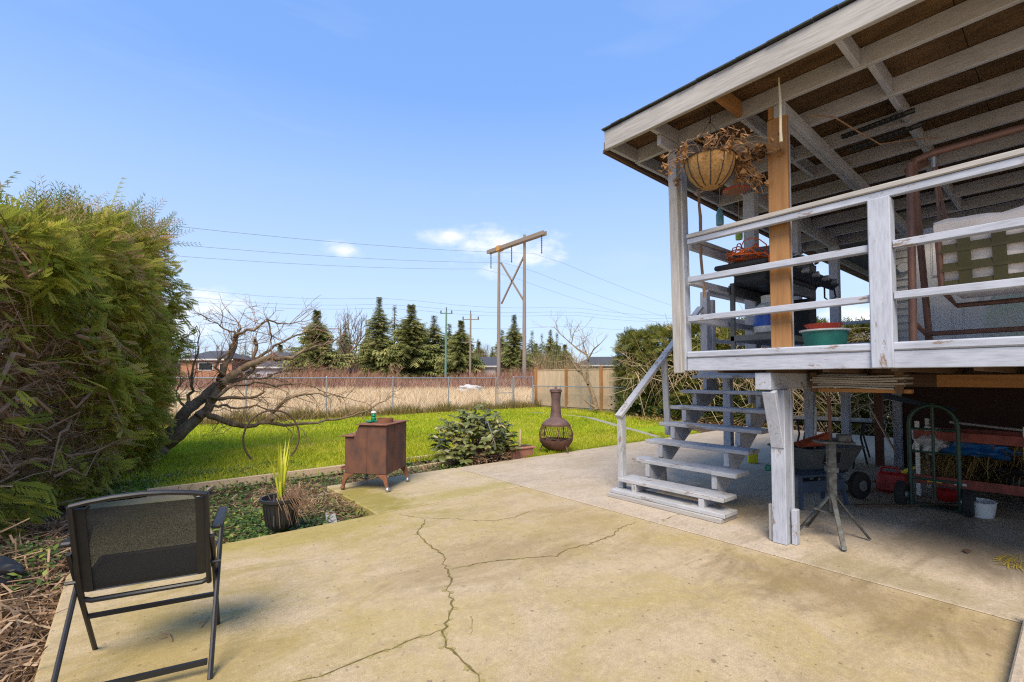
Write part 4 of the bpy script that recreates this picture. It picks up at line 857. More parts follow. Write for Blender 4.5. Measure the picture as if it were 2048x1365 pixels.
for i in range(nn + 1):
    u = i / nn; wob = .012 * math.sin(u * 23) + .008 * math.sin(u * 51)
    ring = [(4.785 + wob, -.05), (4.745 + wob, .30), (4.72 + wob * .5, .55), (4.70 + wob, .80), (4.665 + wob, .88), (4.65 + wob, .95), (4.64, 1.10 + wob * 2), (4.66, 1.16 + wob * 2), (4.74, 1.16 + wob * 2), (4.80, 1.06), (4.85, .5), (4.88, -.05)]
    for (x, v) in ring: q = sb(u, v); m.v.append((x, q.y + .02, DZ + .42 + v * .44))
    if i:
        k = len(ring)
        for j in range(k): a = (i - 1) * k; m.f.append((a + j, a + (j + 1) % k, a + k + (j + 1) % k, a + k + j))
m.f += [tuple(range(12)), tuple(reversed(range(len(m.v) - 12, len(m.v))))]
wp('cushion', 'cushion', m, smooth=True)
m = MB(); m.box((5.0, -.2, DZ + .46), (.46, 1.66, .11)); wp('seat_cushion', 'cushion', m, bevel=.03)
plain('white_green', (.55, .62, .46), .5, c2=(.7, .7, .66), scale=3)
m = MB(); m.lathe((0, 0, 0), [(0, -.02), (.33, -.02), (.36, .0), (.33, .03), (0, .05)], 30); m.at((6.6, .27, DZ + .36), 0, 0, R(-80)); tag(m.build('round_table_top', MATS['white_green'], None, smooth=True), 'white round panel leaning by the window at the right edge', 'panel')
# ================================================================ UNDER THE DECK
def stack_boards():
    t = thing('board_stack', 'stack of thin weathered boards stored under the deck', 'boards', (4.9, 1.25, 1.22))
    for k in range(6):
        m = MB(); n = 8; z0 = 1.265 + k * .019
        L0 = 1.56 - random.uniform(0, .05); L1 = .92 + random.uniform(-.04, .04); xx = 4.72 + random.uniform(-.02, .02)
        for i in range(n + 1):
            s = i / n; y = L0 + (L1 - L0) * s; dz = .006 * math.sin(s * 5 + k * .4)
            m.v += [(xx, y, z0 + dz), (xx + .32, y, z0 + dz), (xx + .32, y, z0 + .014 + dz), (xx, y, z0 + .014 + dz)]
            if i: b = 4 * i; m.f += [(b - 4 + j, b - 4 + (j + 1) % 4, b + (j + 1) % 4, b + j) for j in range(4)]
        m.f += [(0, 1, 2, 3), tuple(len(m.v) - 1 - j for j in range(4))]; m.build('board', MATS['gray_y'], t)
    m = MB(); m.b2(4.78, 4.86, .86, 1.52, 1.23, 1.262); m.build('bearer', MATS['brown_y'], t, bevel=.003)
    [MB().b2(4.72, 4.75, q, q + .05, 1.23, 1.40).build("hanger", MATS["dark_z"], t) for q in (.9, 1.5)]
stack_boards()
m = MB(); m.b2(6.2, 6.24, -1.6, .92, 1.265, 1.385); tag(m.build('pale_board', MATS['brown_y'], None, bevel=.003), 'pale yellow board fixed under the deck joists at the right', 'board')
m = MB(); m.b2(9.0, 9.09, 1.98, 2.08, 0, 1.25); tag(m.build('red_post', MATS['soffit'], None, bevel=.004), 'narrow red brown post beside the basement corner', 'post')
# pipe stand on tripod
c = Vector((4.62, 1.37, 0)); js = thing('tripod_stand', 'worn steel tripod work stand next to the deck post', 'stand', c)
P(js, 'column', 'jack_paint', MB().b2(-.03, .03, -.03, .03, .22, .80), c, .6, bevel=.004); P(js, 'rod', 'rust', MB().tube([(0, 0, .8), (0, .01, 1.2)], .014, 8), c, smooth=True); P(js, 'plate', 'jack_paint', MB().box((.02, 0, .81), (.27, .15, .02)), c, -.9, bevel=.003); P(js, 'clamp', 'jack_paint', MB().box((.08, -.04, .85), (.09, .07, .06)), c, -.9, bevel=.006); P(js, 'collar', 'jack_paint', MB().b2(-.04, .04, -.04, .04, .56, .60), c, .6)
for (x, y) in ((4.33, 1.21), (4.80, 1.16), (4.78, 1.62), (4.42, 1.60)):
    d = Vector((x, y, 0)) - c; P(js, 'leg', 'jack_paint', MB().bar(Vector((0, 0, .36)) + d * .06, d + Vector((0, 0, .012)), .035, .014), c, 0, bevel=.002)
P(js, 'foot_pedal', 'jack_paint', MB().bar((-.16, .1, .27), (.05, -.1, .16), .06, .012), c)
# hand truck
c = Vector((6.45, 1.0, 0)); ht = thing('hand_truck', 'dark green tube hand truck with two black wheels', 'hand truck', c)
def hp(n, mat, mb, par=None, **k): return P(par or ht, n, mat, mb, c, 0, **k)
arch = [(0, -.19, .02), (.0, -.19, .85)] + [(.0, -.19 * math.cos(a), .87 + .2 * math.sin(a)) for a in [R(18 * i) for i in range(1, 10)]] + [(0, .19, .85), (0, .19, .02)]
hp('frame', 'green_metal', MB().tube(arch, .02, 10), smooth=True); hp('centre_bar', 'green_metal', MB().tube([(0, .0, .12), (0, 0, 1.09)], .014, 8), smooth=True)
for z in (.30, .58, .82): hp('cross_bar', 'green_metal', MB().tube([(0, -.19, z), (0, .19, z)], .012, 8), smooth=True)
hp('toe_plate', 'green_metal', MB().box((.12, 0, .012), (.24, .42, .01)), bevel=.002)
for s in (-1, 1):
    w = hp('wheel', 'rubber', MB().tube([(-.06, s * .22, .127), (-.06, s * .235, .127), (-.06, s * .285, .127), (-.06, s * .30, .127)], [.11, .127, .127, .11], 24), smooth=True); hp('hub', 'galv', MB().tube([(-.06, s * .205, .127), (-.06, s * .312, .127)], .035, 12), w, smooth=True)
    for k in range(16):
        a = k * math.tau / 16; hp('tread_block', 'rubber', MB().bar((-.06 + .128 * math.cos(a), s * .232, .127 + .128 * math.sin(a)), (-.06 + .128 * math.cos(a), s * .288, .127 + .128 * math.sin(a)), .03, .008), w)
# red and white shelf cart
c = Vector((7.0, .8, 0)); rc = thing('shelf_cart', 'red railed metal shelf cart loaded with sacks and straw', 'cart', c)
for (x, y) in ((0, .42), (0, -.42), (.55, .42), (.55, -.42)): P(rc, 'upright', 'white_plastic', MB().b2(x - .018, x + .018, y - .018, y + .018, .02, .86), c)
for z in (.16, .66):
    P(rc, 'rail', 'red_metal', MB().b2(-.03, -.019, -.45, .45, z, z + .10), c, bevel=.003); P(rc, 'rail', 'red_metal', MB().b2(.569, .58, -.45, .45, z, z + .10), c, bevel=.003); P(rc, 'tray', 'red_metal', MB().b2(-.018, .568, -.40, .40, z + .005, z + .02), c)
P(rc, 'sticker', 'white_plastic', MB().b2(-.033, -.0305, .02, .12, .19, .215), c); P(rc, 'sticker', 'yellow_plastic', MB().b2(-.033, -.0305, .22, .34, .19, .22), c)
def lump(name, mat, c, s, label, cat, seed=0, k=.22):
    bm_ = bmesh.new(); bmesh.ops.create_icosphere(bm_, subdivisions=4, radius=1); r = random.Random(seed); ph = [r.uniform(0, 6) for _ in range(9)]
    for v in bm_.verts:
        p = v.co.copy(); q = 1 + k * (math.sin(p.x * 4 + ph[0]) * math.sin(p.y * 3.5 + ph[1]) + .6 * math.sin(p.z * 7 + ph[2] + p.x * 5) + .4 * math.sin(p.y * 11 + ph[3] + p.z * 6)); v.co = Vector((p.x * s[0], p.y * s[1], max(p.z, -.55) * s[2])) * q + Vector(c)
    me = bpy.data.meshes.new(name); bm_.to_mesh(me); bm_.free(); return tag(link(name, me, MATS[mat], None, smooth=True), label, cat)
lump('white_sack', 'tarp_white', (7.15, 1.12, .62), (.22, .16, .17), 'crumpled white plastic sack on the shelf cart', 'sack', 1)
lump('blue_tarp', 'tarp_blue', (7.25, .78, .56), (.24, .3, .12), 'folded bright blue tarpaulin on the shelf cart', 'tarpaulin', 2)
lump('black_bag', 'black_plastic', (7.6, .3, .26), (.4, .5, .22), 'black plastic bag under the straw behind the cart', 'bag', 3)
lump('black_bag', 'black_plastic', (-.62, 4.55, .06), (.10, .13, .09), 'scrap of black plastic bag in the brown cuttings at left', 'bag', 4)
n = 2600; p = np.stack([rng.uniform(7.1, 8.3, n), rng.uniform(-.3, 1.25, n), rng.uniform(.2, .55, n)], 1); p[:, 2] *= 1 - .25 * np.abs(p[:, 1] - .5)
d = rng.normal(0, 1, (n, 3)); d[:, 2] = -np.abs(d[:, 2]) * .8
v, f, t = scatter([(-.5, -.012, 0), (-.5, .012, 0), (0, .012, .06), (0, -.012, .06), (.5, 0, -.06)], [(0, 1, 2), (0, 2, 3), (3, 2, 4)], p, rot_from(d, np.tile([0, 0, 1.], (n, 1))), rng.uniform(.2, .5, n))
leafmat('straw_pile', [(0, (.20, .12, .04)), (1, (.48, .33, .13))], .9, .1, .1); stuff(tag(np_mesh('straw_heap', v, f, MATS['straw_pile'], None, t), 'heap of dry brown straw on and behind the cart', 'straw'))
# tarp strip, broom handle
m = MB(); nn = 10
for i in range(nn + 1):
    s = i / nn; z = 1.12 - .20 * s + .06 * s * s; y = 1.72 - .72 * s; m.v += [(7.9, y, z + .05 * (1 - s)), (7.86, y, z - .03)]
    if i: m.f.append((2 * i - 2, 2 * i - 1, 2 * i + 1, 2 * i))
plain('blue_grey', (.05, .075, .12), .6); tag(m.build('tarp_strip', MATS['blue_grey'], None, smooth=True), 'sagging dark blue strip of tarpaulin tied to the post', 'tarpaulin')
def stick(name, pts, r, mat, label, cat, extra=None):
    t = thing(name, label, cat, pts[0]); m = MB(); m.tube(pts, r, 8); m.build('handle', MATS[mat], t, smooth=True)
    if extra: extra(t)
stick('broom', [(7.4, 1.0, .84), (7.4, -.25, .74)], .014, 'gray_y', 'long pale pole with a blue end laid over the cart', 'pole', lambda t: MB().tube([(7.4, -.25, .74), (7.4, -.45, .725)], .02, 8).build('blue_grip', MATS['blue_plastic'], t))
stick('spade', [(8.6, 2.05, .95), (7.6, 1.55, .42)], .014, 'pale_y', 'wooden handled spade leaning towards the red fuel can', 'spade')
def blade(t): m = MB(); m.lathe((6.95, 1.82, .05), [(0, -.012), (.1, .0), (.13, .02), (.1, .012), (0, .0)], 14, 1.3, .75); m.build('blade', MATS['rust'], t, smooth=True)
stick('shovel', [(6.95, 1.80, .06), (7.3, 1.55, .10), (7.9, 1.15, .16)], .013, 'pale_x', 'round shovel with rusty blade lying behind the cart wheel', 'shovel', blade)
stick('rake', [(7.35, .24, .5), (6.95, .05, .12), (6.8, -.02, .05)], .014, 'yellow_plastic', 'yellow handled tool leaning at the right of the cart', 'rake', lambda t: MB().tube([(7.6, .35, .75), (6.6, -.05, .03)], .011, 6).build('shaft', MATS['gray_x'], t))
m = MB(); m.bar((5.95, 1.55, .012), (6.9, .82, .012), .04, .02); tag(m.build('dark_strip', MATS['dark_x'], None), 'dark timber strip lying on the concrete by the hand truck', 'board')
# fuel can
c = Vector((7.05, 1.47, 0)); fc = thing('fuel_can', 'red plastic fuel can with a yellow spout', 'fuel can', c)
P(fc, 'body', 'red_plastic', MB().box((0, 0, .12), (.17, .30, .24), 0, .93), c, .1, bevel=.03); P(fc, 'rib', 'red_plastic', MB().bar((-.088, -.09, .05), (-.084, .09, .19), .012, .02).bar((-.088, .09, .05), (-.084, -.09, .19), .012, .02), c, .1); P(fc, 'handle', 'red_plastic', MB().tube([(0, .11, .235), (0, .09, .285), (0, -.04, .29), (0, -.07, .24)], .014, 8), c, .1, smooth=True); P(fc, 'spout', 'yellow_plastic', MB().tube([(0, -.1, .24), (0, -.14, .28), (0, -.24, .33)], [.025, .018, .013], 10), c, .1, smooth=True)
# garden dump cart + bench
c = Vector((6.25, 2.0, 0)); wb = thing('garden_cart', 'grey plastic garden cart with a black wheel under the deck', 'garden cart', c)
def gp_(n, mat, mb, **k): return P(wb, n, mat, mb, c, -.35, **k)
m = MB(); t0 = [(-.42, -.24), (.38, -.24), (.38, .24), (-.42, .24)]; lo = [(a * .7, b * .8, .30) for a, b in t0]; hi = [(a * 1.05, b * 1.1, .56) for a, b in t0]; inn = [(a * .99, b * 1.02, .56) for a, b in t0]; bot_ = [(a * .66, b * .74, .33) for a, b in t0]
m.add(lo + hi + inn + bot_, [(3, 2, 1, 0)] + [(i, (i + 1) % 4, 4 + (i + 1) % 4, 4 + i) for i in range(4)] + [(4 + i, 4 + (i + 1) % 4, 8 + (i + 1) % 4, 8 + i) for i in range(4)] + [(8 + i, 8 + (i + 1) % 4, 12 + (i + 1) % 4, 12 + i) for i in range(4)] + [(12, 13, 14, 15)])
tr_ = gp_('tray', 'grey_plastic', m, bevel=.008); P(tr_, 'rim', 'grey_plastic', MB().tube([(-.44, -.265, .56), (.40, -.265, .56), (.40, .265, .56), (-.44, .265, .56), (-.44, -.265, .56)], .014, 8), c, -.35)
lb = P(tr_, 'label', 'black_plastic', MB().poly([(-.20, -.238, .40), (.04, -.238, .40), (.04, -.257, .52), (-.20, -.257, .52)], .003, (0, -1, 0)), c, -.35)
for (a, b, z) in ((-.19, -.08, .50), (-.19, -.04, .475), (-.18, -.1, .45), (-.19, -.02, .415)): P(lb, 'label_mark', 'yellow_plastic', MB().bar((a, -.2605 + (.52 - z) * .15, z), (b, -.2605 + (.52 - z) * .15, z), .003, .013), c, -.35)
for s in (-1, 1):
    w = gp_('wheel', 'rubber', MB().tube([(.25, s * .27, .15), (.25, s * .285, .15), (.25, s * .335, .15), (.25, s * .35, .15)], [.125, .15, .15, .125], 24), smooth=True); P(w, 'rim', 'galv', MB().tube([(.25, s * .265, .15), (.25, s * .355, .15)], .06, 14), c, -.35)
gp_('axle', 'jack_paint', MB().tube([(.25, -.3, .15), (.25, .3, .15)], .012, 6)); gp_('chassis', 'jack_paint', MB().bar((-.3, 0, .28), (.3, 0, .28), .3, .03))
gp_('pull_handle', 'gray_x', MB().tube([(-.3, 0, .25), (-.72, -.0, .34)], .012, 8)); gp_('grip', 'teal_plastic', MB().lathe((-.75, 0, .31), [(.0, 0), (.03, .01), (.04, .04), (.03, .07), (0, .08)], 12), smooth=True)
plain('red_panel', (.45, .08, .03), .6); m = MB(); m.poly([(-.36, -.1, .57), (.18, -.1, .57), (.12, -.08, .72), (-.3, .02, .60)], .05, (0, 1, 0)); tag(m.at(c, -.35).build('red_wedge', MATS['red_panel'], None, bevel=.006), 'orange red metal guard lying in the garden cart', 'metal guard')
m = MB(); m.tube([(.1, .1, .4), (.16, .12, 1.0)], .012, 8); tag(m.at(c, -.35).build('metal_rod', MATS['galv'], None), 'pale metal rod standing in the garden cart', 'rod')
c = Vector((5.72, 1.88, 0)); bn = thing('low_bench', 'low dark grey slatted bench in front of the garden cart', 'bench', c)
for k in range(3): P(bn, 'slat', 'blue_grey', MB().box((0, -.10 + k * .09, .33), (.62, .07, .025)), c, -.4, bevel=.004)
P(bn, 'apron', 'blue_grey', MB().box((0, -.13, .22), (.60, .02, .12)), c, -.4, bevel=.004)
for a in (-1, 1):
    for b in (-1, 1): P(bn, 'leg', 'blue_grey', MB().bar((a * .27, b * .10, .32), (a * .31, b * .14, 0), .04, .025, (1, 0, 0)), c, -.4, bevel=.003)
c = Vector((6.5, .67, 0)); m = MB(); m.lathe((0, 0, 0), [(.10, 0), (.125, .14), (.135, .145), (.128, .15), (.11, .03), (.01, .02)], 24, 1.1, .9); tag(m.at(c).build('white_tub', MATS['white_plastic'], None, smooth=True), 'white plastic tub on the concrete by the hand truck wheel', 'tub')
c = Vector((6.75, .95, .05)); m = MB(); m.lathe((0, 0, 0), [(.07, 0), (.10, .03), (.11, .1), (.09, .12), (.05, .09)], 16); tag(m.at(c).build('red_jug', MATS['red_plastic'], None, smooth=True), 'small red plastic bowl behind the hand truck', 'bowl')
# patio table with chair
c = Vector((9.3, 2.75, 0)); tt = thing('patio_table', 'glass topped patio table with black legs behind the deck', 'table', c)
plain('table_glass', (.42, .45, .43), .15); P(tt, 'top', 'table_glass', MB().box((0, 0, .655), (.9, 1.1, .012)), c, .2, bevel=.003); P(tt, 'frame', 'black_metal', MB().tube([(-.45, -.55, .645), (.45, -.55, .645), (.45, .55, .645), (-.45, .55, .645), (-.45, -.55, .645)], .014, 6), c, .2)
for a in (-1, 1):
    for b in (-1, 1): P(tt, 'leg', 'black_metal', MB().tube([(a * .38, b * .45, .64), (a * .35, b * .42, .4), (a * .43, b * .5, 0)], .015, 8), c, .2, smooth=True)
c = Vector((8.5, 2.45, 0)); pc = thing('patio_chair', 'black slatted metal stool in front of the glass topped table', 'chair', c)
for k in range(5): P(pc, 'slat', 'black_metal', MB().box((-.16 + k * .08, 0, .40), (.06, .42, .012)), c, .3)
for a in (-1, 1):
    for b in (-1, 1): P(pc, 'leg', 'black_metal', MB().tube([(a * .18, b * .2, .40), (a * .2, b * .22, .2), (a * .16, b * .2, 0)], .012, 8), c, .3, smooth=True)
plain('yellow_box', (.80, .68, .01), .5); m = MB(); m.box((7.75, 3.38, .10), (.13, .14, .2), .5); tag(m.build('yellow_jug', MATS['yellow_box'], None, bevel=.012), 'bright yellow container standing behind the stairs', 'container')
# ================================================================ VEGETATION
leafmat('cedar', [(0, (.13, .17, .025)), (.4, (.33, .36, .05)), (.7, (.52, .48, .08)), (.9, (.64, .52, .15)), (1, (.60, .40, .19))], .6, .6, .15)
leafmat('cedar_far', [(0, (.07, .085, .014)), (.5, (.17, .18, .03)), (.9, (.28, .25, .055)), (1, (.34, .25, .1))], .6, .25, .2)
leafmat('twigs', [(0, (.10, .06, .035)), (.5, (.22, .135, .075)), (1, (.40, .29, .18))], .9, 0, .1)
leafmat('vine', [(0, (.20, .13, .07)), (.5, (.38, .28, .16)), (1, (.55, .44, .28))], .9, .1, .1)
leafmat('conifer', [(0, (.10, .12, .035)), (.5, (.21, .225, .07)), (1, (.36, .33, .13))], .7, .15, .1)
leafmat('rhodo', [(0, (.07, .085, .02)), (.55, (.17, .19, .055)), (.85, (.32, .30, .10)), (1, (.50, .40, .15))], .35, .15, .5)
def frond(pairs, ln=.42, lobes=True, wd=.09):
    v, f = [], []
    for i in range(pairs):
        x = .06 + .88 * i / pairs; L_ = ln * (1 - .75 * abs(x - .3) ** 1.1) * (1 if x > .3 else .75)
        for s in (-1, 1):
            b = len(v); dx, dy = .72, .69 * s; nx, ny = -dy, dx; w = L_ * wd
            v += [(x, 0, 0), (x + dx * L_ * .5 + nx * w, dy * L_ * .5 + ny * w, -.02), (x + dx * L_, dy * L_, -.07), (x + dx * L_ * .5 - nx * w, dy * L_ * .5 - ny * w, -.02)]
            f += [(b, b + 1, b + 2), (b, b + 2, b + 3)]
            if lobes and i < pairs - 2:
                b = len(v); mx_, my_ = x + dx * L_ * .45, dy * L_ * .45
                v += [(mx_, my_, -.02), (mx_ + L_ * .45, my_ + s * .02, -.04), (mx_ + L_ * .2, my_ + s * L_ * .1, -.02)]; f += [(b, b + 1, b + 2)]
    b = len(v); v += [(0, -.012, 0), (0, .012, 0), (1, 0, -.05)]; f += [(b, b + 1, b + 2)]
    return np.array(v), np.array(f)
FR = frond(8, .46, True, .14); FR_S = frond(6, .45, False, .11); FR_N = frond(9, .17, False, .06)
# ---- the tall cedar hedge on the left
path = np.array([(-2.2, 4.1), (-1.05, 5.3), (-.66, 6.4), (-.21, 7.7), (.22, 9.3), (.34, 10.3), (-.05, 11.2), (-1.2, 11.6)])
seg = np.linalg.norm(np.diff(path, axis=0), axis=1); cum = np.concatenate([[0], np.cumsum(seg)])
def hedge_pt(s):
    i = np.clip(np.searchsorted(cum, s, side='right') - 1, 0, len(seg) - 1); u = (s - cum[i]) / seg[i]
    p = path[i] + (path[i + 1] - path[i]) * u[:, None]; d = (path[i + 1] - path[i]) / seg[i][:, None]
    return p, np.stack([d[:, 1], -d[:, 0]], 1)
def hedge_h(s): return np.interp(s, [0, 1.6, 2.8, 4.2, 5.8, 6.9, 8.2], [2.6, 2.65, 2.85, 3.25, 3.7, 3.8, 3.4]) + .10 * np.sin(s * 5.1) + .07 * np.sin(s * 11)
hd = thing('cedar_hedge', 'tall overgrown cedar hedge with bare branches at the left', 'hedge', (-.5, 7, 0))
def hedge_layer(n, depth0, depth1, sc0, sc1, dead=True, tmin=0, tmax=1):
    s = rng.uniform(0, cum[-1] - .4, n); h = hedge_h(s); zf = rng.random(n) ** .85; z = -.05 + zf * h
    p, nr = hedge_pt(s); bulge = .34 * np.sin(np.clip(zf * .9, 0, 1) * math.pi) - .16 + .15 * np.sin(s * 3.3 + z * 2.1) + .13 * np.sin(s * 7.1 - z * 4.3) - .5 * np.clip(zf - .82, 0, 1) * 2
    dep = rng.uniform(depth0, depth1, n)
    pos = np.concatenate([p + nr * (bulge - dep)[:, None], z[:, None]], 1)
    keep = np.ones(n, bool)
    if dead:   # the near part has lost its leaves up to head height
        hole = np.clip((4.25 - s + .35 * np.sin(z * 3)) / .5, 0, 1) * np.clip((2.3 - z + .25 * np.sin(s * 6)) / .4, 0, 1) * np.clip((z - .2) / .3, 0.4, 1)
        keep = rng.random(n) > hole * .975
    pos, nr, zf, s, z, h = pos[keep], nr[keep], zf[keep], s[keep], z[keep], h[keep]; n = len(pos)
    d = np.concatenate([nr * rng.uniform(.15, .6, n)[:, None] + rng.normal(0, .45, (n, 2)), (rng.normal(-.35, .35, n) + .9 * np.clip(zf - .85, 0, 1) * 6)[:, None]], 1)
    u = np.concatenate([nr * 1.0, np.full((n, 1), .45)], 1) + rng.normal(0, .3, (n, 3))
    t = np.clip(rng.normal(.45, .2, n) + .38 * (s > 3.6) * rng.random(n) + .12 * np.sin(s * 4 + z * 3), 0, 1)
    return scatter(*FR, pos, rot_from(d, u), rng.uniform(sc0, sc1, n), np.clip(t, tmin, tmax))
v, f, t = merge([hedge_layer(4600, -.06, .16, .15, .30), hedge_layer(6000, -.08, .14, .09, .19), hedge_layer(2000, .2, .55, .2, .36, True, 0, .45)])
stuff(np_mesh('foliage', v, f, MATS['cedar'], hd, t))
# shoots standing out of the top and the right flank
n = 750; s = rng.uniform(2.5, cum[-1] - .8, n); p, nr = hedge_pt(s); h = hedge_h(s); flank = rng.random(n) < .25
pos = np.concatenate([p + nr * rng.uniform(-.8, .15, n)[:, None], (h - rng.uniform(0, .25, n))[:, None]], 1); pos[flank, 2] *= rng.uniform(.25, 1, flank.sum())
d = np.concatenate([nr * rng.uniform(-.2, .7, n)[:, None] + rng.normal(0, .45, (n, 2)), rng.uniform(.3, 1.1, n)[:, None]], 1); d[flank, 2] *= .4; d[flank, :2] += nr[flank] * .7
v, f, t = scatter(*FR_N, pos, rot_from(d, rng.normal(0, 1, (n, 3))), rng.uniform(.25, .65, n), rng.choice([.1, .2, .6, 1.0], n))
stuff(np_mesh('shoots', v, f, MATS['cedar'], hd, t))
# limbs and dead twigs inside
m = MB()
for k in range(9):
    s = np.array([.5 + k * .85]); p, nr = hedge_pt(s); b = Vector((p[0][0] - nr[0][0] * .75, p[0][1] - nr[0][1] * .75, -.1)); m = MB()
    m.tube([b, b + Vector((.05, .02, 1.2)), b + Vector((random.uniform(-.1, .1), .1, 2.3)), b + Vector((0, 0, hedge_h(s)[0] - .2))], [.075, .06, .045, .012], 8); m.build('trunk', MATS['bark'], hd, smooth=True)
tp_, m = [], MB()
for k in range(190):
    s = np.array([random.uniform(1.4, 4.3)]); p, nr = hedge_pt(s); z = random.uniform(.3, 2.6); dep = random.uniform(-.08, .6)
    a = Vector((p[0][0] - nr[0][0] * dep, p[0][1] - nr[0][1] * dep, z)); tdir = Vector((-nr[0][1], nr[0][0], 0)); ln = random.uniform(.5, 1.4); sg = random.choice((-1, 1))
    r = random.choice((.005, .007, .01, .018, .024)); nn = Vector((nr[0][0], nr[0][1], 0))
    m.tube([a, a + tdir * ln * .35 * sg + nn * .06 + Vector((0, 0, random.gauss(0, .07))), a + tdir * ln * .7 * sg + nn * .1 + Vector((0, 0, random.gauss(0, .12))), a + tdir * ln * sg + nn * random.uniform(0, .3) + Vector((0, 0, random.gauss(0, .2)))], [r, r * .85, r * .6, r * .25], 5, False)
stuff(m.build('bare_branches', MATS['twig'], hd, smooth=True))
n = 8000; s = rng.uniform(1.2, 4.4, n); p, nr = hedge_pt(s); dep = rng.uniform(-.02, .9, n); pos = np.concatenate([p - nr * dep[:, None], rng.uniform(-.05, 2.7, n)[:, None]], 1); d = rng.normal(0, 1, (n, 3)); d[:, 2] *= .7
v, f, t = scatter([(-.5, -.012, 0), (-.5, .012, 0), (0, .01, .08), (0, -.01, .08), (.5, 0, 0)], [(0, 1, 2), (0, 2, 3), (3, 2, 4)], pos, rot_from(d, rng.normal(0, 1, (n, 3))), rng.uniform(.15, .55, n)); stuff(np_mesh('dead_twigs', v, f, MATS['twigs'], hd, t))
# second row behind, closes the view through
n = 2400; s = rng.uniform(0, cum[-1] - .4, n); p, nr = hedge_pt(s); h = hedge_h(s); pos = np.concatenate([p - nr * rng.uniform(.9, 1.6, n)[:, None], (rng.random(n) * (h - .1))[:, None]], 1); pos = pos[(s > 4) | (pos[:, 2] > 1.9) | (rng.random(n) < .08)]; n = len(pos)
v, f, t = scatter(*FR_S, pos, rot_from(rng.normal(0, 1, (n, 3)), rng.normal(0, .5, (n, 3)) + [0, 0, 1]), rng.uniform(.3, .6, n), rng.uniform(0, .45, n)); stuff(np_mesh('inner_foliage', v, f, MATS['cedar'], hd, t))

# ---- hedge on the right boundary, hung with dead vines
hr_ = thing('boundary_hedge', 'clipped cedar hedge with dry vines behind the stairs', 'hedge', (15, 7, 0))
def rh_front(y): return np.interp(y, [1, 4, 8, 10.5, 11.9], [15.0, 14.6, 14.1, 14.35, 15.2])
n = 9000; y = rng.uniform(1, 11.9, n); zf = rng.random(n); hh = np.interp(y, [1, 5, 9, 11.2, 11.9], [2.5, 2.75, 3.0, 3.0, 2.6]) + .1 * np.sin(y * 4) + .06 * np.sin(y * 9.7)
top = rng.random(n) < .25; z = np.where(top, hh, zf * hh); x = rh_front(y) + rng.uniform(0, .45, n) + .18 * np.sin(y * 2.7 + z * 2) + np.where(top, rng.random(n) * 1.4, 0) + .25 * np.clip(z / hh - .75, 0, 1)
pos = np.stack([x, y, z - .08], 1); d = np.stack([-rng.uniform(.2, 1, n), rng.normal(0, .6, n), rng.normal(.1, .5, n)], 1); d[top, 2] += .8
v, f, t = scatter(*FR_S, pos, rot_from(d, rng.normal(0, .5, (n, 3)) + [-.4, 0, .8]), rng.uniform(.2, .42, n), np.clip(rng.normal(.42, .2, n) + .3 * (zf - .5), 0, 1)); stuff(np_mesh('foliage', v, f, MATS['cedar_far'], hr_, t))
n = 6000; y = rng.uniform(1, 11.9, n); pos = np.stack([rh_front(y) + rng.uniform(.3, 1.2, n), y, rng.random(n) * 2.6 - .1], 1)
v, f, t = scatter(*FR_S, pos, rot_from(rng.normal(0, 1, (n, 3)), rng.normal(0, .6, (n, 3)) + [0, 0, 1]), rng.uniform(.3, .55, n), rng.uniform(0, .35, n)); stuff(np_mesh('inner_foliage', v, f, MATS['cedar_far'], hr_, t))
m = MB()
for k in range(7): yy = 2 + k * 1.5; m = MB(); m.tube([(15.2, yy, -.1), (15.15, yy + .05, 1.4), (15.2, yy, 2.6)], [.07, .05, .015], 6); m.build('trunk', MATS['bark'], hr_)
m = MB()
for k in range(900):
    yy = random.uniform(1, 10.8) if random.random() < .6 else random.uniform(1, 6.4); zz = random.uniform(.2, 2.5) if yy < 6.2 else random.gauss(1.75, .35); xx = float(rh_front(yy)) - random.uniform(0, .3) + .12 * math.sin(yy * 2.7 + zz * 2)
    p = Vector((xx, yy, zz)); d = Vector((random.uniform(-.3, .05), random.gauss(0, .5), random.gauss(-.15, .45))); q = [p]
    for j in range(3): d += Vector((random.gauss(0, .15), random.gauss(0, .25), random.gauss(-.1, .25))); p = p + d * .38; q.append(p)
    m.tube(q, [.011, .009, .007, .004], 3, False)
o = m.build('dry_vines', MATS['vine'], hr_); stuff(o)
a_ = o.data.attributes.new('tint', 'FLOAT', 'POINT'); a_.data.foreach_set('value', np.repeat(rng.random(900), 12).astype(np.float32))
p = np.stack([rng.uniform(11.8, 14.4, 2200), rng.uniform(4, 11.8, 2200), rng.uniform(-.06, .1, 2200)], 1); keep = p[:, 0] > rh_front(p[:, 1]) - 1.3 - .5 * np.sin(p[:, 1]); p = p[keep]
leafmat('dead_leaf', [(0, (.16, .08, .04)), (1, (.42, .26, .14))], .9, .2, .1); stuff(tag(leaves(p, .09, 'dead_leaf', 'leaf_litter'), 'brown fallen leaves along the foot of the right hedge', 'leaf litter'))
p = np.stack([rh_front(np.linspace(6, 11.9, 900)) - rng.uniform(-.2, .5, 900), np.linspace(6, 11.9, 900), rng.uniform(0, .75, 900)], 1); leafmat('ivy', [(0, (.015, .035, .012)), (1, (.06, .10, .03))], .35, .1, .5); stuff(leaves(p, .10, 'ivy', 'ivy', hr_, .4))

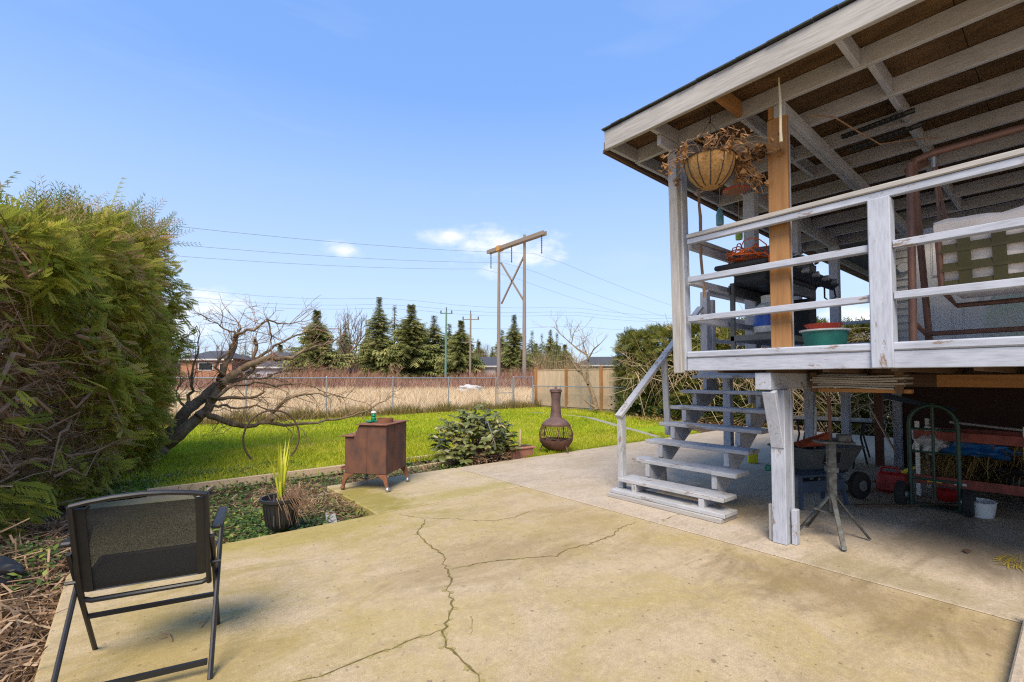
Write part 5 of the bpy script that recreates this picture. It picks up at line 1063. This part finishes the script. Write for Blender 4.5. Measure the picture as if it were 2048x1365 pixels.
# ---- branching helper
def grow(m, p, d, ln, r, depth, spread=.6, up=.1, n=3, sides=5, shrink=.68):
    q = [p]; dd = d.copy()
    for j in range(3): dd = (dd + Vector((random.gauss(0, .14), random.gauss(0, .14), random.gauss(up * .4, .12)))).normalized(); p = p + dd * ln / 3; q.append(p)
    m.tube(q, [r, r * .9, r * .78, r * .62], sides, False)
    if depth == 0: return
    for k in range(n):
        a = q[-1] if k < 2 else q[random.choice((1, 2))]; nd_ = (dd + Vector((random.gauss(0, spread), random.gauss(0, spread), random.gauss(up, spread * .8)))).normalized()
        grow(m, a, nd_, ln * shrink * random.uniform(.75, 1.2), r * .58, depth - 1, spread, up, n, max(3, sides - 1), shrink)
# ---- old leaning fruit tree
ft = thing('leaning_tree', 'leafless old fruit tree leaning right over the lawn', 'tree', (.46, 10.7, -.07))
def cpx(pts, Y): return [at_plane(300 + a / 3.592, 560 + b / 3.592, 1, Y + random.gauss(0, .05)) for a, b in pts]
twm = MB()
def limb(pts, r0, r1, Y=10.6, mat='bark_moss', name='limb', tw=.95):
    q = cpx(pts, Y); n = len(q); fine = []
    for i in range(n - 1):
        for j in range(3): fine.append(q[i].lerp(q[i + 1], j / 3) + Vector((random.gauss(0, .012), random.gauss(0, .03), random.gauss(0, .012))))
    fine.append(q[-1]); k = len(fine); m = MB(); m.tube(fine, [r0 + (r1 - r0) * (i / (k - 1)) for i in range(k)], 9 if r0 > .05 else 6); m.build(name, MATS[mat], ft, smooth=True)
    for i in range(2, k):
        if random.random() < tw:
            d = (fine[i] - fine[i - 1]).normalized(); dd = (d * .7 + Vector((random.gauss(0, .6), random.gauss(0, .7), random.gauss(-.05, .55)))).normalized()
            grow(twm, fine[i], dd, random.uniform(.2, .45), .008, 1 + (random.random() < .7), .55, .05, 3, 4, .7)
limb([(10, 1260), (90, 1150), (190, 1060), (270, 930), (380, 850), (470, 760), (540, 715)], .135, .065, 10.7, 'bark', 'trunk', .3)
limb([(40, 1250), (150, 1160), (240, 1090), (330, 1000), (420, 920), (480, 800), (520, 740)], .13, .06, 10.5, 'bark_moss', 'trunk', .3)
limb([(520, 740), (620, 660), (740, 600), (850, 560), (930, 570), (1020, 560), (1100, 510), (1250, 460), (1340, 430)], .075, .012, 10.3)
limb([(500, 720), (530, 640), (590, 520), (615, 430), (625, 380)], .06, .045, 10.7); limb([(625, 390), (655, 330), (615, 285)], .03, .006, 10.7); limb([(610, 380), (560, 360), (480, 320), (380, 260)], .022, .005, 10.8); limb([(625, 395), (740, 360), (800, 320), (850, 285), (920, 320), (1030, 312), (1110, 300)], .03, .006, 10.5); limb([(850, 285), (862, 380), (872, 465)], .02, .012, 10.5)
limb([(270, 900), (300, 800), (300, 700), (310, 620), (345, 500), (335, 330)], .035, .006, 10.9); limb([(250, 910), (200, 850), (185, 790), (235, 720)], .025, .006, 10.9)
limb([(540, 740), (680, 700), (740, 640), (750, 560), (770, 480), (755, 420)], .05, .03, 10.4); limb([(540, 690), (480, 640), (475, 600), (560, 520), (600, 450)], .03, .012, 10.6)
limb([(400, 960), (500, 1000), (600, 1040), (700, 1055), (850, 1020), (960, 1045), (1200, 1025), (1400, 990), (1560, 940), (1690, 860), (1740, 800)], .06, .006, 10.2); limb([(865, 1015), (880, 950), (950, 880), (1080, 830), (1180, 820), (1300, 830), (1400, 850)], .04, .006, 9.9)
limb([(440, 850), (560, 850), (700, 850), (770, 835), (825, 800)], .045, .016, 10.3); limb([(700, 610), (800, 550), (900, 480), (1050, 400), (1150, 365), (1290, 350)], .04, .006, 10.8); limb([(480, 840), (600, 760), (760, 740), (900, 760), (1080, 740), (1250, 800), (1450, 860)], .035, .005, 10.0); limb([(560, 700), (700, 720), (850, 700), (1000, 640), (1200, 640), (1400, 660)], .03, .005, 10.9)
limb([(430, 900), (520, 900), (620, 930), (760, 900), (900, 960), (1100, 1080)], .03, .005, 10.1)
stuff(twm.build('twigs', MATS['twig'], ft))
# ---- bare shrub tree by the board fence
bt = thing('bare_shrub_tree', 'leafless mossy tree with upright shoots in front of the board fence', 'tree', (14.6, 12.6, -.07))
twm = MB()
def limb2(pts, r0, r1, X=14.6, name='limb', tw=.8):
    q = [at_plane(780 + a / 4.267, 560 + b / 4.267, 0, X + random.gauss(0, .05)) for a, b in pts]; k = len(q); m = MB(); m.tube(q, [r0 + (r1 - r0) * i / (k - 1) for i in range(k)], 6); m.build(name, MATS['bark_moss'], bt, smooth=True)
    for i in range(1, k):
        for _ in range(4):
            if random.random() < tw: a = q[i - 1].lerp(q[i], random.random()); grow(twm, a, Vector((random.gauss(0, .5), random.gauss(0, .6), random.gauss(.4, .4))).normalized(), random.uniform(.25, .6), .010, 2, .5, .2, 2, 3, .7)
limb2([(1760, 1110), (1740, 1020), (1700, 900), (1650, 810), (1600, 770)], .12, .06, 14.6, 'trunk', .2); limb2([(1690, 890), (1680, 780), (1690, 690), (1680, 640), (1600, 590), (1540, 540), (1440, 450), (1400, 400)], .06, .012); limb2([(1690, 680), (1740, 590), (1800, 540)], .035, .01); limb2([(1680, 640), (1650, 560), (1630, 480)], .03, .01); limb2([(1550, 540), (1570, 450), (1640, 350)], .02, .005); limb2([(1610, 780), (1560, 700), (1520, 650)], .05, .015); limb2([(1750, 1090), (1700, 1060), (1660, 1020)], .06, .035, 14.5, 'limb', .2); limb2([(1640, 800), (1620, 720), (1500, 690), (1400, 700)], .03, .008)
stuff(twm.build('twigs', MATS['vine'], bt)); bpy.data.objects[bt.name]; 
for o in bt.children:
    if o.name.startswith('twigs'):
        a_ = o.data.attributes.new('tint', 'FLOAT', 'POINT'); a_.data.foreach_set('value', np.full(len(o.data.vertices), .45, np.float32))
# ---- rhododendron
c = np.array([4.62, 6.62, -.1]); rb = thing('rhododendron', 'leathery leaved rhododendron bush beside the terracotta pot', 'bush', tuple(c))
n = 240; a = rng.random(n) * math.tau; el = np.arcsin(np.clip(rng.uniform(-.15, 1, n), -1, 1)); rad = rng.uniform(.6, 1.1, n)
tip = np.stack([np.cos(a) * np.cos(el) * .72 * rad, np.sin(a) * np.cos(el) * .60 * rad, .28 + np.sin(el) * .66 * rad], 1) + c; tip[:, 2] += .06 * np.sin(a * 3)
lf_v = [(0, 0, 0), (.35, .19, .02), (.75, .17, -.04), (1, 0, -.14), (.75, -.17, -.04), (.35, -.19, .02), (.4, 0, -.03)]; lf_f = [(0, 6, 1), (1, 6, 2), (2, 6, 3), (3, 6, 4), (4, 6, 5), (5, 6, 0)]
k = 8; pos = np.repeat(tip, k, 0); ang = np.tile(np.arange(k) * math.tau / k, n) + np.repeat(rng.random(n) * 6, k); out_ = tip - (c + [0, 0, .3]); out_ /= np.linalg.norm(out_, axis=1, keepdims=True); out_[:, 2] += .5; o_ = np.repeat(out_, k, 0)
rad_ = np.stack([np.cos(ang), np.sin(ang), np.zeros(n * k)], 1); d = rad_ * .9 + o_ * rng.uniform(-.35, .5, n * k)[:, None]; d[:, 2] -= .15
v, f, t = scatter(lf_v, lf_f, pos, rot_from(d, o_ + rng.normal(0, .15, (n * k, 3))), rng.uniform(.08, .145, n * k), np.clip(np.repeat(rng.normal(.45, .2, n), k) + rng.normal(0, .13, n * k), 0, 1)); stuff(np_mesh('foliage', v, f, MATS['rhodo'], rb, t))
m = MB()
for i in range(0, n, 2):
    e = Vector(tip[i]); b = Vector((c[0] + random.gauss(0, .12), c[1] + random.gauss(0, .1), -.1)); md = b.lerp(e, .55) + Vector((random.gauss(0, .07), random.gauss(0, .07), -.06)); m.tube([b, md, e], [.014, .009, .005], 5, False)
stuff(m.build('stems', MATS['twig'], rb))
litter('dry_grass_clump', 'clump of dry brown grass at the foot of the rhododendron', [(1100, 4.25, 5.05, 6.08, 6.5, -.1, .1)], .16)
m = MB(); m.tube([(4.42, 6.05, .62), (4.40, 6.03, .66), (4.44, 6.02, .64), (4.5, 6.0, .45), (4.58, 6.02, .3), (4.6, 6.05, .2)], .009, 6); tag(m.build('plastic_hook', MATS['galv'], None, smooth=True), 'white and dark hooked rod stuck in the rhododendron', 'hook')

# ================================================================ FENCES
def chain_fence(label, pts, h, gap, group=None, wire=.0019, pitch=.10):
    t = thing('chain_link_fence', label, 'fence', (*pts[0], -.1), group)
    for a, b in zip(pts[:-1], pts[1:]):
        a, b = Vector((*a, -.1)), Vector((*b, -.1)); L_ = (b - a).length; d = (b - a).normalized(); n = max(1, round(L_ / gap)); up = Vector((0, 0, 1))
        for i in range(n + 1): p = a + d * L_ * i / n; m = MB(); m.tube([p, p + up * (h + .03)], .03 if i in (0, n) else .024, 8); m.lathe(p + up * (h + .03), [(.03, 0), (.02, .02), (0, .025)], 8); m.build('post', MATS['galv'], t, smooth=True)
        m = MB(); m.tube([a + up * h, b + up * h], .021, 8); m.build('top_rail', MATS['galv'], t, smooth=True)
        m = MB(); s = Vector((-d.y, d.x, 0)) * .02; k = 0.; hh = h - .03
        while k < L_ + hh:
            for sg in (1, -1):
                u0, u1 = k, k - hh; z0, z1 = 0.03, hh
                if sg < 0: u0, u1 = L_ - k, L_ - k + hh
                # clip to the bay
                def cl(u, zA, zB, uA, uB): return zA + (zB - zA) * (u - uA) / (uB - uA)
                pa, pb = (u0, z0), (u1, z1)
                if pa[0] > L_: pa = (L_, cl(L_, z0, z1, u0, u1))
                if pa[0] < 0: pa = (0, cl(0, z0, z1, u0, u1))
                if pb[0] < 0: pb = (0, cl(0, z0, z1, u0, u1))
                if pb[0] > L_: pb = (L_, cl(L_, z0, z1, u0, u1))
                A = a + d * pa[0] + up * pa[1] + s; B_ = a + d * pb[0] + up * pb[1] + s
                if (B_ - A).length > .05: m.tube([A, B_], wire, 3, False)
            k += pitch
        stuff(m.build('wire_mesh', MATS['galv'], t))
    return t
chain_fence('long galvanised chain link fence at the back of the lawn', [(-4.6, 16.9), (12.9, 16.9)], 1.46, 2.65)
chain_fence('short chain link bay between the gate and the board fence', [(13.95, 16.9), (15.15, 16.9)], 1.5, 1.2)
chain_fence('low chain link fence in front of the pale board fence', [(15.1, 16.8), (15.1, 11.4)], 1.08, 1.6, None, .0022)
gt = thing('chain_link_gate', 'narrow chain link gate in the back fence', 'gate', (13.4, 16.9, -.1))
m = MB(); m.tube([(13.0, 16.88, .0), (13.0, 16.88, 1.36), (13.85, 16.88, 1.36), (13.85, 16.88, 0), (13.0, 16.88, 0)], .02, 8); m.build('gate_frame', MATS['galv'], gt); m = MB(); m.tube([(13.0, 16.88, .68), (13.85, 16.88, .68)], .014, 8); m.build('cross_bar', MATS['galv'], gt)
m = MB()
for k in range(22):
    u = k * .1
    for sg in (1, -1):
        a0, a1 = u, u - 1.36; f0 = lambda w: 13.0 + w if sg > 0 else 13.85 - w
        if a0 > .85: z0 = a0 - .85; a0 = .85
        else: z0 = 0
        if a1 < 0: z1 = 1.36 + a1; a1 = 0
        else: z1 = 1.36
        if z1 > z0: m.tube([(f0(a0), 16.88, z0), (f0(a1), 16.88, z1)], .0024, 3, False)
stuff(m.build('wire_mesh', MATS['galv'], gt))
wf = thing('board_fence', 'new pale cedar board fence on the right boundary', 'fence', (15.45, 15, -.1))
me = None; y = 17.05; i = 0
while y > 10.6:
    m = MB(); m.b2(15.50, 15.522, y - .14, y, -.02, 1.72 + random.uniform(-.004, .004)); m.build('board', MATS['pale_z'], wf); y -= .143; i += 1
for yy in (17.0, 14.95, 12.9, 10.85): m = MB(); m.b2(15.39, 15.49, yy - .05, yy + .05, -.1, 1.84); m.box((15.44, yy, 1.855), (.13, .13, .03), 0, .7); m.build('post', MATS['brown_z'], wf, bevel=.004)
m = MB(); m.b2(15.48, 15.53, 10.6, 17.05, 1.725, 1.76); m.build('cap_rail', MATS['pale_y'], wf); m = MB(); m.b2(15.46, 15.498, 10.6, 17.05, .05, .16); m.build('kick_board', MATS['pale_y'], wf)
m = MB(); m.lathe((14.9, 14.9, -.07), [(.07, 0), (.09, .16), (.1, .17), (.08, .17)], 14); tag(m.build('orange_pot', MATS['terracotta'], None, smooth=True), 'tiny terracotta pot at the foot of the board fence', 'pot')

# ================================================================ BACKGROUND
TH = R(39.33)
def far(px, D, z=-.16): l = (px - 1024) / 935 * D; return Vector((math.sin(TH) * D + math.cos(TH) * l, math.cos(TH) * D - math.sin(TH) * l, z))
# H-frame power line
hf = thing('transmission_frame', 'tall two pole timber power line frame with crossarm and X brace', 'power pole', (40, 49, -.16))
for (x, y, zt) in ((39.8, 51.5, 19.9), (40.2, 46.5, 20.4)): m = MB(); m.tube([(x, y, -.2), (x, y, 8), (x + .05, y, zt)], [.30, .25, .17], 10); m.build('pole', MATS['pole_wood'], hf, smooth=True)
for dx in (-.24, .24): m = MB(); m.b2(39.9 + dx, 40.1 + dx, 42.3, 54.2, 19.35, 19.85); m.build('crossarm', MATS['pole_wood'], hf)
plain('bracket_orange', (.55, .27, .06), .7); m = MB(); m.b2(39.62, 40.4, 51.2, 51.9, 19.25, 19.95); m.build('bracket', MATS['bracket_orange'], hf)
for (a, b) in (((51.5, 17.6), (46.6, 11.6)), ((46.5, 17.6), (51.4, 11.8))): m = MB(); m.bar((40.2, a[0], a[1]), (40.2, b[0], b[1]), .16, .22); m.build('brace', MATS['pole_wood'], hf)
for y in (53.6, 48.9, 42.9):
    m = MB(); m.tube([(40, y, 19.4), (40, y, 17.1)], .05, 6)
    for k in range(9): m.lathe((40, y, 17.2 + k * .22), [(0, 0), (.11, .02), (.11, .05), (0, .08)], 8)
    m.build('insulator', MATS['wire'], hf)
    t = None; m = MB(); pts = []
    for k in range(61): X = -110 + k * 5.5; u = (X + 95) / 135 if X < 40 else (X - 40) / 135; pts.append((X, y, 17.1 - 5.4 * 4 * u * (1 - u) if 0 <= u <= 1 else 17.1))
    m.tube(pts, .016, 4, False); w_ = {53.6: 'far', 48.9: 'middle', 42.9: 'near'}[y]; tag(m.build('power_line', MATS['cable'], None), f'high voltage wire hung from the {w_} insulator of the two pole frame', 'power line', 'high voltage wires')
for (px, D, mt, z1, lab, arms) in ((891, 70, 'pole_green', 11.6, 'green stained utility pole left of the two pole frame', [(.97, .9)]), (940, 72, 'pole_wood', 11.4, 'brown utility pole with short crossarms', [(.93, 1.3), (.62, 1.3)])):
    c = far(px, D); up_ = thing('utility_pole', lab, 'utility pole', c); m = MB(); m.tube([c, c + Vector((.1, 0, z1))], [.19, .12], 8); m.build('pole', MATS[mt], up_, smooth=True)
    rv = Vector((math.cos(TH), -math.sin(TH), 0))
    for fr_, w in arms:
        m = MB(); q = c + Vector((.1 * fr_, 0, z1 * fr_)); m.bar(q - rv * w, q + rv * w, .12, .12); m.build('crossarm', MATS[mt], up_)
        for s in (-1, 1): m = MB(); m.tube([q + rv * s * w * .9, q + rv * s * w * .9 + Vector((0, 0, .45))], .09, 6); m.build('insulator', MATS['wire'], up_)
    m = MB(); m.tube([c + Vector((.1, 0, z1)), c + Vector((.1, 0, z1 + .6))], .07, 6); m.build('insulator', MATS['wire'], up_)
for k, (ya, yb, nm) in enumerate(((572, 628, 'top'), (588, 634, 'second'), (597, 640, 'third'), (640, 655, 'lowest'))):
    a = far(330, 58, 1.35 + (757 - ya) * 58 / 935); b = far(1420, 84, 1.35 + (757 - yb) * 84 / 935); m = MB(); m.tube([a.lerp(b, i / 16) + Vector((0, 0, -.7 * math.sin(math.pi * ((i / 16 * 3) % 1)))) for i in range(17)], .016, 4, False); tag(m.build('overhead_wire', MATS['cable'], None), f'{nm} of the thin wires strung past the utility poles', 'power line', 'thin overhead wires')
# conifers
tv, tf = [], []
for i in range(7):
    x = .05 + i * .14; l = .34 * (1 - x * .75)
    for s in (-1, 1): b = len(tv); tv += [(x - .05, 0, 0), (x + .09, 0, 0), (x + .13, s * l, -.12)]; tf += [(b, b + 1, b + 2)]
def conifer_mesh(H, Rm, n, droop, sparse, base=.1):
    zf = rng.random(n) ** .8 * (1 - base) + base; r = Rm * np.clip((1 - zf), .015, 1) ** .85 * rng.uniform(.5, 1.1, n) * (1 + .2 * np.sin(zf * 19)); a = rng.random(n) * math.tau
    st_ = rng.uniform(0, .55, n); pos = np.stack([np.cos(a) * r * st_, np.sin(a) * r * st_, zf * H], 1); d = np.stack([np.cos(a), np.sin(a), -droop + rng.normal(0, .2, n) + .5 * (zf > .9)], 1)
    return scatter(np.array(tv), np.array(tf), pos, rot_from(d, rng.normal(0, .35, (n, 3)) + [0, 0, 1]), np.maximum(r * (1 - st_ * .6), Rm * .10), np.clip(rng.normal(.5, .22, n) + .25 * (st_ - .3), 0, 1))
proto = {}
for nm, a in {'broad': (1, .42, 1700, .25, 0, .02), 'spire': (1, .26, 1400, .3, 0, .03), 'ragged': (1, .32, 900, .35, 0, .05), 'thin': (1, .24, 420, .3, 0, .06)}.items():
    v, f, t = conifer_mesh(*a); o = np_mesh('crown', v, f, MATS['conifer'], None, t); proto[nm] = o.data; bpy.data.objects.remove(o)
m = MB(); m.tube([(0, 0, 0), (0, 0, .97)], [.018, .003], 7); tro = m.build('trunk', MATS['bark']); trm = tro.data; bpy.data.objects.remove(tro)
def conifer(px, D, ytop, kind, wid, lab):
    c = far(px, D); H = 1.35 + .16 + (757 - ytop) * D / 935; t = thing('conifer_tree', lab, 'tree', c, 'conifers beyond the field')
    for n_, me_ in (('crown', proto[kind]), ('trunk', trm)):
        o = bpy.data.objects.new(n_, me_); col.objects.link(o); o.parent = t; o.scale = (H * wid * 1.18, H * wid * 1.18, H); o.rotation_euler[2] = random.random() * 6
        if not me_.materials: me_.materials.append(MATS['conifer'])
for i, a in enumerate([(632, 78, 622, 'broad', 1.0, 'broad dark conifer left of the large bare tree'), (757, 82, 594, 'spire', 1.05, 'tallest narrow spire conifer right of the large bare tree'), (690, 90, 648, 'ragged', 1, 'small conifer half hidden behind the large bare tree'), (788, 90, 610, 'thin', 1, 'thin sparse conifer between two dense ones'), (822, 80, 610, 'broad', 1.0, 'dense broad conifer left of the green utility pole'), (868, 84, 632, 'ragged', 1.25, 'ragged conifer just left of the green utility pole'), (898, 88, 648, 'ragged', 1, 'dark conifer just behind the green utility pole'), (922, 76, 642, 'broad', .9, 'yellow green conifer between the two utility poles'), (1028, 84, 630, 'spire', 1.15, 'dark conifer between the legs of the two pole frame'), (1004, 95, 660, 'ragged', 1, 'faint conifer beside the left leg of the two pole frame'), (1064, 95, 662, 'thin', 1.2, 'thin conifer just right of the two pole frame'), (1084, 100, 668, 'thin', 1, 'second thin conifer right of the two pole frame'), (1101, 100, 660, 'ragged', .9, 'conifer above the left part of the board fence'), (1114, 95, 666, 'thin', 1.2, 'ragged conifer left of the bare shrub tree crown'), (1130, 90, 690, 'broad', 1, 'low conifer behind the bare shrub tree'), (1045, 80, 700, 'broad', 1, 'low dark conifer behind the right leg of the frame'), (560, 90, 690, 'broad', 1.1, 'low conifer right of the grey house'), (985, 88, 694, 'ragged', 1, 'low conifer right of the white gabled house'),
                       (735, 104, 660, 'broad', .8, 'hazy conifer tucked between the bare tree and the tallest spire'), (850, 104, 662, 'broad', .9, 'hazy conifer behind the gap left of the green utility pole'), (957, 104, 684, 'broad', .9, 'low conifer directly right of the brown utility pole'), (1072, 106, 688, 'broad', .9, 'low hazy conifer behind the thin pair right of the frame'), (1118, 106, 692, 'broad', 1, 'low hazy conifer over the middle of the board fence'), (660, 104, 690, 'ragged', 1.1, 'low conifer left of the large bare tree trunk'),
                       (490, 95, 690, 'thin', 1.3, 'small dark conifer between the two left houses'), (1262, 42, 664, 'thin', 1.1, 'leftmost conifer tip above the right hedge'), (1275, 44, 660, 'thin', 1.1, 'second conifer tip above the right hedge'), (1296, 42, 665, 'thin', 1.2, 'third conifer tip above the right hedge'), (1332, 44, 660, 'thin', 1.2, 'fourth conifer tip above the right hedge'), (1350, 40, 656, 'spire', 1, 'conifer tip beside the stair handrail above the hedge'), (1442, 40, 650, 'spire', 1, 'conifer tip seen between the deck posts')]): conifer(*a)
# bare deciduous trees
def bare(px, D, ytop, lab, r=.28, n=4, spread=.5, dep=4):
    c = far(px, D); H = 1.5 + (757 - ytop) * D / 935; t = thing('bare_tree', lab, 'tree', c, 'leafless trees beyond the field'); m = MB(); m.tube([c, c + Vector((0, 0, H * .22)), c + Vector((.1, 0, H * .42))], [r, r * .85, r * .7], 7, False); m.build('trunk', MATS['bark'], t, smooth=True)
    m = MB()
    for k in range(n): a = k * math.tau / n + random.random(); grow(m, c + Vector((0, 0, H * (.25 + .17 * k / n))), Vector((math.cos(a) * .55, math.sin(a) * .55, .8)).normalized(), H * .24, r * .45, dep, spread, .22, 3, 4, .7)
    stuff(m.build('branches', MATS['twig'] if r < .2 else MATS['bark'], t))
bare(696, 82, 615, 'large leafless tree standing left of the tallest conifer', .42, 5, .42, 4)
for a in ((370, 80, 655, 'leafless tree over the roof of the leftmost house'), (425, 90, 668, 'leafless tree behind the orange brick house'), (470, 85, 672, 'leafless tree right of the orange brick house'), (530, 95, 678, 'leafless tree above the grey house roof'), (965, 88, 682, 'leafless tree right of the brown utility pole'), (1075, 80, 700, 'leafless tree at the left end of the board fence'), (725, 85, 690, 'brown leafless tree below the tallest conifer'), (590, 88, 700, 'small leafless tree left of the broad conifer'), (1150, 80, 705, 'leafless tree behind the bare shrub tree'), (790, 70, 715, 'low leafless tree in front of the thin conifer')): bare(*a, .16, 4, .55, 3)
# houses
def house(px, D, w, dp, h, roof_h, wall, lab, wins, hip=True):
    c = far(px, D); t = thing('distant_house', lab, 'house', c); M = Matrix.Translation(c) @ Matrix.Rotation(-TH, 4, 'Z')
    def b(mb): mb.v = [tuple(M @ Vector(p)) for p in mb.v]; return mb
    m = MB(); m.b2(-w / 2, w / 2, 0, dp, 0, h); b(m).build('wall', MATS[wall], t); o = .5; i_ = w * .3 if hip else 0
    m = MB(); m.add([(-w / 2 - o, -o, h), (w / 2 + o, -o, h), (w / 2 + o, dp + o, h), (-w / 2 - o, dp + o, h), (-w / 2 - (0 if hip else o) + i_, dp / 2, h + roof_h), (w / 2 + (0 if hip else o) - i_, dp / 2, h + roof_h)], [(0, 1, 5, 4), (1, 2, 5), (2, 3, 4, 5), (3, 0, 4), (0, 3, 2, 1)]); b(m).build('roof', MATS['roof_dark'], t)
    m = MB(); m.b2(-w / 2 - o, w / 2 + o, -o - .06, -o, h - .25, h); b(m).build('eave_board', MATS['wall_pale'], t)
    for (x0, x1, z0, z1) in wins: m = MB(); m.b2(x0, x1, -.08, .02, z0, z1); q = b(m).build('window', MATS['white_plastic'], t); m = MB(); m.b2(x0 + .1, x1 - .1, -.1, -.085, z0 + .1, z1 - .1); b(m).build('pane', MATS['glass_dark'], q)
house(412, 77, 8.5, 7, 4.7, 1.5, 'brick_far', 'orange brick house with a pale window behind the leaning tree', [(-1.2, 1.2, 2.8, 4.1), (2.2, 3.2, 2.8, 4.0)]); house(360, 78, 6, 6, 3.4, 1.8, 'wall_grey', 'low dark roofed house at the hedge edge', [(-1, .5, 1.4, 2.6)]); house(545, 77, 9.5, 8, 3.4, 2.6, 'wall_grey', 'grey walled house with a steep dark roof', [(-3, -1.8, 1, 2.4), (-1, .2, 1, 2.4), (2, 3.2, 1, 2.4)]); house(955, 78, 6, 7, 3.6, 1.6, 'wall_pale', 'small white gabled house behind the brown utility pole', [(-1.4, .0, 1.4, 2.8)], False); house(1196, 95, 6.5, 7, 4.2, 1.6, 'wall_grey', 'grey house above the right part of the board fence', [(-.5, 1.4, 2.4, 3.8)]); house(1222, 105, 7, 7, 4.6, 1.9, 'wall_pale', 'pale house just left of the right hedge', [(-1, .6, 2.8, 4.0)], False); house(650, 80, 7, 6, 2.8, 1.4, 'brick_far', 'low brick house partly behind the broad conifer', [(-1, .5, 1, 2.2)])
c = far(938, 50); lump('covered_pile', 'wall_pale', (c.x, c.y, .15), (1.3, .9, .45), 'pale covered pile lying in the dry field', 'pile', 8)
